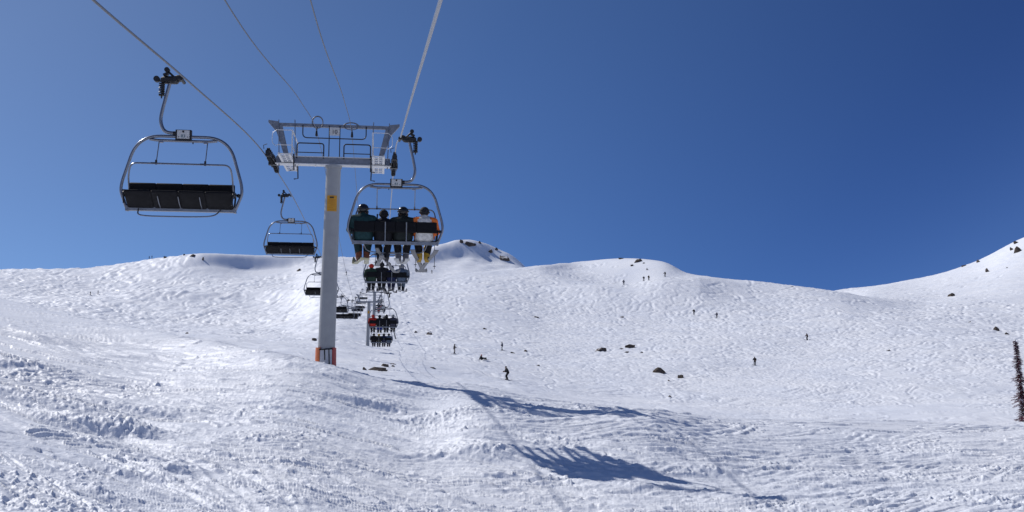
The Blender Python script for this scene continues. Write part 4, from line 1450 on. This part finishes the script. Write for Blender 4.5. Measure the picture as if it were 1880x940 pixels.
def skier(u, v, pose, heading, jacket, trousers, label, gear='hat', gm=None, group=GS, scale=1.0, skis=True, gs=None):
    p = hit(u, v)
    e = 0.5
    z0 = zt(p.x, p.y)
    lift_ = 0.03
    return person(pose, (p.x, p.y, z0 + lift_), heading, jacket, trousers, gear, gm or H_BLK, B_BLK, S_DARK if skis else None, label, group, ((0, 0, 0.05), (0, 0, -0.05)), scale, (0, 0))


skier(931, 698, 'stand', R(110), BLACK, BLACK, 'skier in black crouching with arms spread, nearest skier on the snow', scale=1.05)
skier(834, 651, 'upright', R(-75), cloth('brown_grey_cloth', (0.07, 0.06, 0.06)), cloth('tan_cloth', (0.28, 0.25, 0.22)), 'skier in grey jacket and pale trousers gliding right, left of the seated one', scale=1.05)
skier(884, 661, 'fallen', R(-70), BLACK, BLACK, 'skier in dark clothes sitting down on the snow', gear='hat', gm=RED)
skier(922, 644, 'upright', R(88), NAVY, BLACK, 'skier in navy standing upright side on, right of the seated one', scale=1.0)
skier(1386, 671, 'stand', R(150), BLACK, BLACK, 'skier in black alone on the right-hand slope, nearest there', scale=1.0)
skier(1482, 625, 'stand', R(120), cloth('dull_brown_cloth', (0.05, 0.03, 0.03)), BLACK, 'skier in dark brown farther right and higher than the lone black one')
skier(1274, 578, 'upright', R(170), BLACK, BLACK, 'far skier in dark clothes, left one of the pair on the middle slope')
skier(1316, 584, 'upright', R(150), NAVY, BLACK, 'far skier in navy, right one of the pair on the middle slope')
skier(1145, 523, 'upright', R(180), NAVY, BLACK, 'tiny far skier on the lip below the bright face, left of the others', scale=1.1)
skier(1182, 516, 'upright', R(160), BLACK, BLACK, 'tiny far skier on the lip, left one of the close pair', scale=1.1)
skier(1191, 515, 'upright', R(200), OLIVE, BLACK, 'tiny far skier on the lip, right one of the close pair', scale=1.1)
skier(1221, 508, 'upright', R(150), BLACK, BLACK, 'tiny far skier near the right end of the lip, apart from the pair', scale=1.15)
skier(166, 543, 'upright', R(90), BLACK, BLACK, 'tiny far skier on the left hillside, left one of two', scale=1.0)
skier(180, 541, 'upright', R(100), NAVY, BLACK, 'tiny far skier on the left hillside, right one of two', scale=1.0)
skier(274, 476, 'upright', R(90), BLACK, BLACK, 'tiny far skier on the left skyline, left one of two', scale=1.1)
skier(279, 475, 'upright', R(90), NAVY, BLACK, 'tiny far skier on the left skyline, right one of two', scale=1.1)
skier(793, 502, 'upright', R(120), BLACK, BLACK, 'tiny far skier on the snow below the rocky knoll', scale=1.2)
skier(636, 505, 'upright', R(120), BLACK, BLACK, 'tiny far skier on the slope right of the thick tower column', scale=1.1)


# ------------------------------------------------------------------ rocks
def ico(sub=3):
    import bmesh
    bm = bmesh.new()
    bmesh.ops.create_icosphere(bm, subdivisions=sub, radius=1.0)
    vs_ = np.array([v.co[:] for v in bm.verts])
    fs_ = [tuple(v.index for v in f.verts) for f in bm.faces]
    bm.free()
    return vs_, fs_


ICO_V, ICO_F = ico(3)


def rock_mesh(seed, w, d, h, tip=0.0):
    r_ = np.random.default_rng(seed)
    v = ICO_V.copy()
    # cut by random planes for broken faces, then roughen
    v += 0.55 * np.stack([perlin(v[:, 0] * 1.3 + seed * 1.7 + k * 9, v[:, 1] * 1.1 + v[:, 2] * 1.4, 50 + k) for k in range(3)], 1) * np.array([0.6, 0.6, 1.0])
    for k in range(13):
        n = r_.normal(size=3); n[2] *= 0.8
        n /= np.linalg.norm(n)
        lim = r_.uniform(0.38, 0.85)
        over = v @ n - lim
        v -= np.clip(over, 0, None)[:, None] * n[None]
    v += 0.09 * np.stack([perlin(v[:, 0] * 3 + seed, v[:, 1] * 3 + v[:, 2] * 2.3, 40 + k) for k in range(3)], 1)
    v *= np.array([w / 2, d / 2, h])
    v[:, 0] += tip * v[:, 2]
    me_ = bpy.data.meshes.new('rock')
    me_.from_pydata(v.tolist(), [], ICO_F)
    me_.shade_smooth()
    me_.set_sharp_from_angle(angle=R(28))
    return me_


def rock(u, v, w, h, label, m=None, dep=0.9, sink=0.35, tip=0.0, group='rocks showing through the snow'):
    """a rock of w x h photo pixels whose foot shows at (u, v)"""
    p = hit(u, v)
    D = p.y
    W, Hh = w * D / F * 0.92, h * D / F * 0.80
    o = bpy.data.objects.new('rock', rock_mesh(int(u * 7 + v), W * 1.15, W * dep, Hh * 1.25, tip))
    o.data.materials.append(m or M_rock)
    C.objects.link(o)
    o.location = (p.x, p.y + W * dep * 0.25, zt(p.x, p.y + W * dep * 0.25) - Hh * 0.15)
    o.rotation_euler = (0, 0, random.uniform(-0.25, 0.25))
    tag(o, label, 'rock', group)
    return o


ROCKS = [
 (862, 453, 32, 10, 'dark broken crag on top of the distant rocky knoll', M_bare), (846, 448, 10, 8, 'small dark rock just left of the crag on top of the knoll', M_bare), (880, 449, 8, 5, 'little rock on the knoll skyline right of the top crag', None),
 (901, 467, 9, 7, 'small half-buried rock on the right shoulder of the knoll', None), (927, 480, 26, 10, 'big snow-capped block jutting from the right side of the knoll', None), (911, 460, 8, 4, 'little rock at the skyline between the crag and the snow-capped block', None),
 (353, 473, 16, 5, 'flat dark rock under the left skyline, widest there', M_bare), (372, 481, 7, 6, 'small dark rock under the left skyline, right of the flat one', M_bare), (303, 474, 8, 4, 'small dark rock on the left skyline above the hillside skiers', M_bare), (338, 469, 6, 3, 'tiny rock on the left skyline next to the flat dark one', M_bare),
 (548, 498, 10, 5, 'dark rock on the slope just below the second empty chair', M_bare),
 (1170, 482, 16, 7, 'dark ragged rock near the top of the bright rounded hill', M_bare), (1160, 489, 6, 4, 'small rock below left of the ragged rock on the bright hill', M_bare), (1188, 496, 6, 6, 'small rock below right of the ragged rock on the bright hill', M_bare), (1182, 485, 5, 3, 'tiny rock touching the right of the ragged rock on the bright hill', M_bare), (1140, 476, 12, 3, 'thin dark rock on the skyline of the bright hill', M_bare),
 (790, 614, 14, 6, 'brown rock on the slope right of the thin tower, right one of two', None), (763, 612, 7, 5, 'small brown rock on the slope right of the thin tower, left one of two', None), (889, 605, 11, 6, 'brown rock alone on the middle slope above the standing skier', None), (984, 584, 16, 3, 'long thin rock lying on the middle slope', M_bare), (1142, 583, 11, 5, 'small rock alone at mid-height on the middle slope', None),
 (1103, 645, 26, 8, 'wide low brown rock, left of the pair in mid-slope', None), (1156, 638, 22, 9, 'dark brown peaked rock, right of the pair in mid-slope', M_bare), (1142, 642, 9, 3, 'tiny flat rock between the mid-slope pair', M_bare), (1150, 648, 10, 3, 'flat small rock just below the dark peaked rock', M_bare), (1178, 648, 6, 3, 'tiny rock right of and below the dark peaked rock', M_bare),
 (940, 649, 14, 4, 'flat slanted rock right of the upright navy skier', M_bare), (965, 646, 8, 3, 'small flat rock farther right of the upright navy skier', M_bare), (989, 672, 7, 6, 'small reddish rock above and right of the nearest skier', None), (1215, 686, 28, 13, 'large brown boulder with snow ring on the right slope', M_bare), (1250, 695, 14, 9, 'smaller brown boulder right of the large one', M_bare), (1228, 700, 5, 3, 'tiny stone just below the two brown boulders', M_bare),
 (1230, 729, 7, 4, 'small dark stone near the foot of the right slope', M_bare),
 (793, 676, 16, 6, 'low dark rock on the snow right of the long broken outcrop', M_bare), (343, 613, 8, 4, 'small dark rock on the flat left of the thick tower', M_bare), (577, 626, 16, 7, 'dark low rock touching the left side of the tower column', M_bare),
 (668, 680, 11, 8, 'upright block at the left end of the broken outcrop by the towers', M_bare), (690, 681, 46, 8, 'long low dark slab of the broken outcrop by the towers', M_bare), (704, 673, 20, 7, 'dark block behind the right end of the long slab', M_bare), (719, 669, 14, 3, 'thin flat rock right of the broken outcrop, upper one', M_bare), (722, 674, 10, 3, 'thin flat rock right of the broken outcrop, lower one', M_bare),
 (1749, 544, 18, 6, 'dark slanted rock on the far right hill', M_bare), (1815, 499, 12, 5, 'brown rock high on the far right hill', None), (1850, 492, 6, 3, 'tiny rock right of the brown one high on the far right hill', None), (1829, 607, 14, 6, 'brown slanted rock near the right edge, left of its neighbour', M_bare), (1851, 615, 10, 6, 'reddish round rock near the right edge above the fir', M_bare), (1780, 592, 6, 3, 'small rock left of the two brown ones near right edge', None),
 (1873, 462, 20, 14, 'dark rock face at the top right skyline', M_bare), (1859, 459, 8, 7, 'small dark rock left of the top right rock face', M_bare), (1868, 446, 20, 5, 'jagged dark rock on the very top of the right skyline', M_bare), (1798, 481, 10, 4, 'dark bush-like rock on the right skyline', M_bare), (1770, 489, 14, 4, 'low dark rock on the right skyline, lower down', M_bare), (1455, 527, 7, 3, 'tiny dark rock on the skyline of the middle ridge', M_bare), (1632, 645, 9, 3, 'small pale brown stone on the open right slope', None),
]
for (u, v, w, h, lab, m) in ROCKS:
    rock(u, v, w, h, lab, m, dep=0.7 if w > 3.2 * h else 0.95)


# ------------------------------------------------------------------ the fir at the right edge
def make_fir(u, v, D, height, lean, width, label, seed):
    r_ = random.Random(seed)
    p = at(u, v, D)
    p.z = zt(p.x, p.y) - 0.2
    t = empty('fir_tree', p)
    tag(t, label, 'fir tree', 'firs at the right edge')
    trunk = [(lean * height * k / 10 , 0, height * k / 10) for k in range(11)]
    MB().tube(trunk, [0.11 * (1 - k / 10.5) + 0.012 for k in range(11)], 8).obj('trunk', M_bark, t)
    cr = MB()
    n = 74
    for k in range(n):
        f = 0.03 + 0.96 * k / n
        z = height * f
        reach = width * (1 - f) ** 0.75 * (0.35 + 0.75 * r_.random()) * (0.75 + 0.35 * math.sin(f * 31 + seed)) + 0.05
        for q in range(8):
            a = r_.uniform(0, 6.283)
            c = Vector((lean * z, 0, z + r_.uniform(-0.05, 0.05)))
            d = Vector((math.cos(a), math.sin(a), -0.25 - 0.7 * (1 - f) * r_.random()))
            L = reach * r_.uniform(0.6, 1.1)
            side_ = Vector((-math.sin(a), math.cos(a), 0))
            nt2 = max(3, int(L / 0.07))
            for w_ in range(nt2):
                s0 = w_ / nt2
                c0 = c + d * L * s0 + Vector((0, 0, 0.10 * L * s0 * s0))
                for sg_ in (-1, 1):
                    ln = 0.19 * (1 - 0.5 * s0) * r_.uniform(0.7, 1.3)
                    tip_ = c0 + (d * 0.8 + side_ * sg_ * 0.8).normalized() * ln + Vector((0, 0, r_.uniform(-0.05, 0.03)))
                    wv = d * 0.028
                    up_ = Vector((0, 0, 0.024))
                    cr.add([c0 - wv, c0 + wv, tip_, c0 + up_], [(0, 1, 2), (0, 2, 3), (1, 3, 2)])
    c_ = cr.obj('crown', M_needle, t, False)
    c_.data.materials.append(M_frost)
    idx = [1 if r_.random() < 0.16 else 0 for _ in range(len(c_.data.polygons) // 3 + 1)]
    for i_, p_ in enumerate(c_.data.polygons):
        p_.material_index = idx[i_ // 3]
    return t


make_fir(1883, 778, 62, 5.35, -0.082, 0.92, 'narrow dark fir with a leaning spire at the right edge of the picture', 3)
make_fir(1900, 782, 62.8, 4.3, -0.02, 0.95, 'second dark fir crowding behind the leaning spire, cut by picture edge', 5)
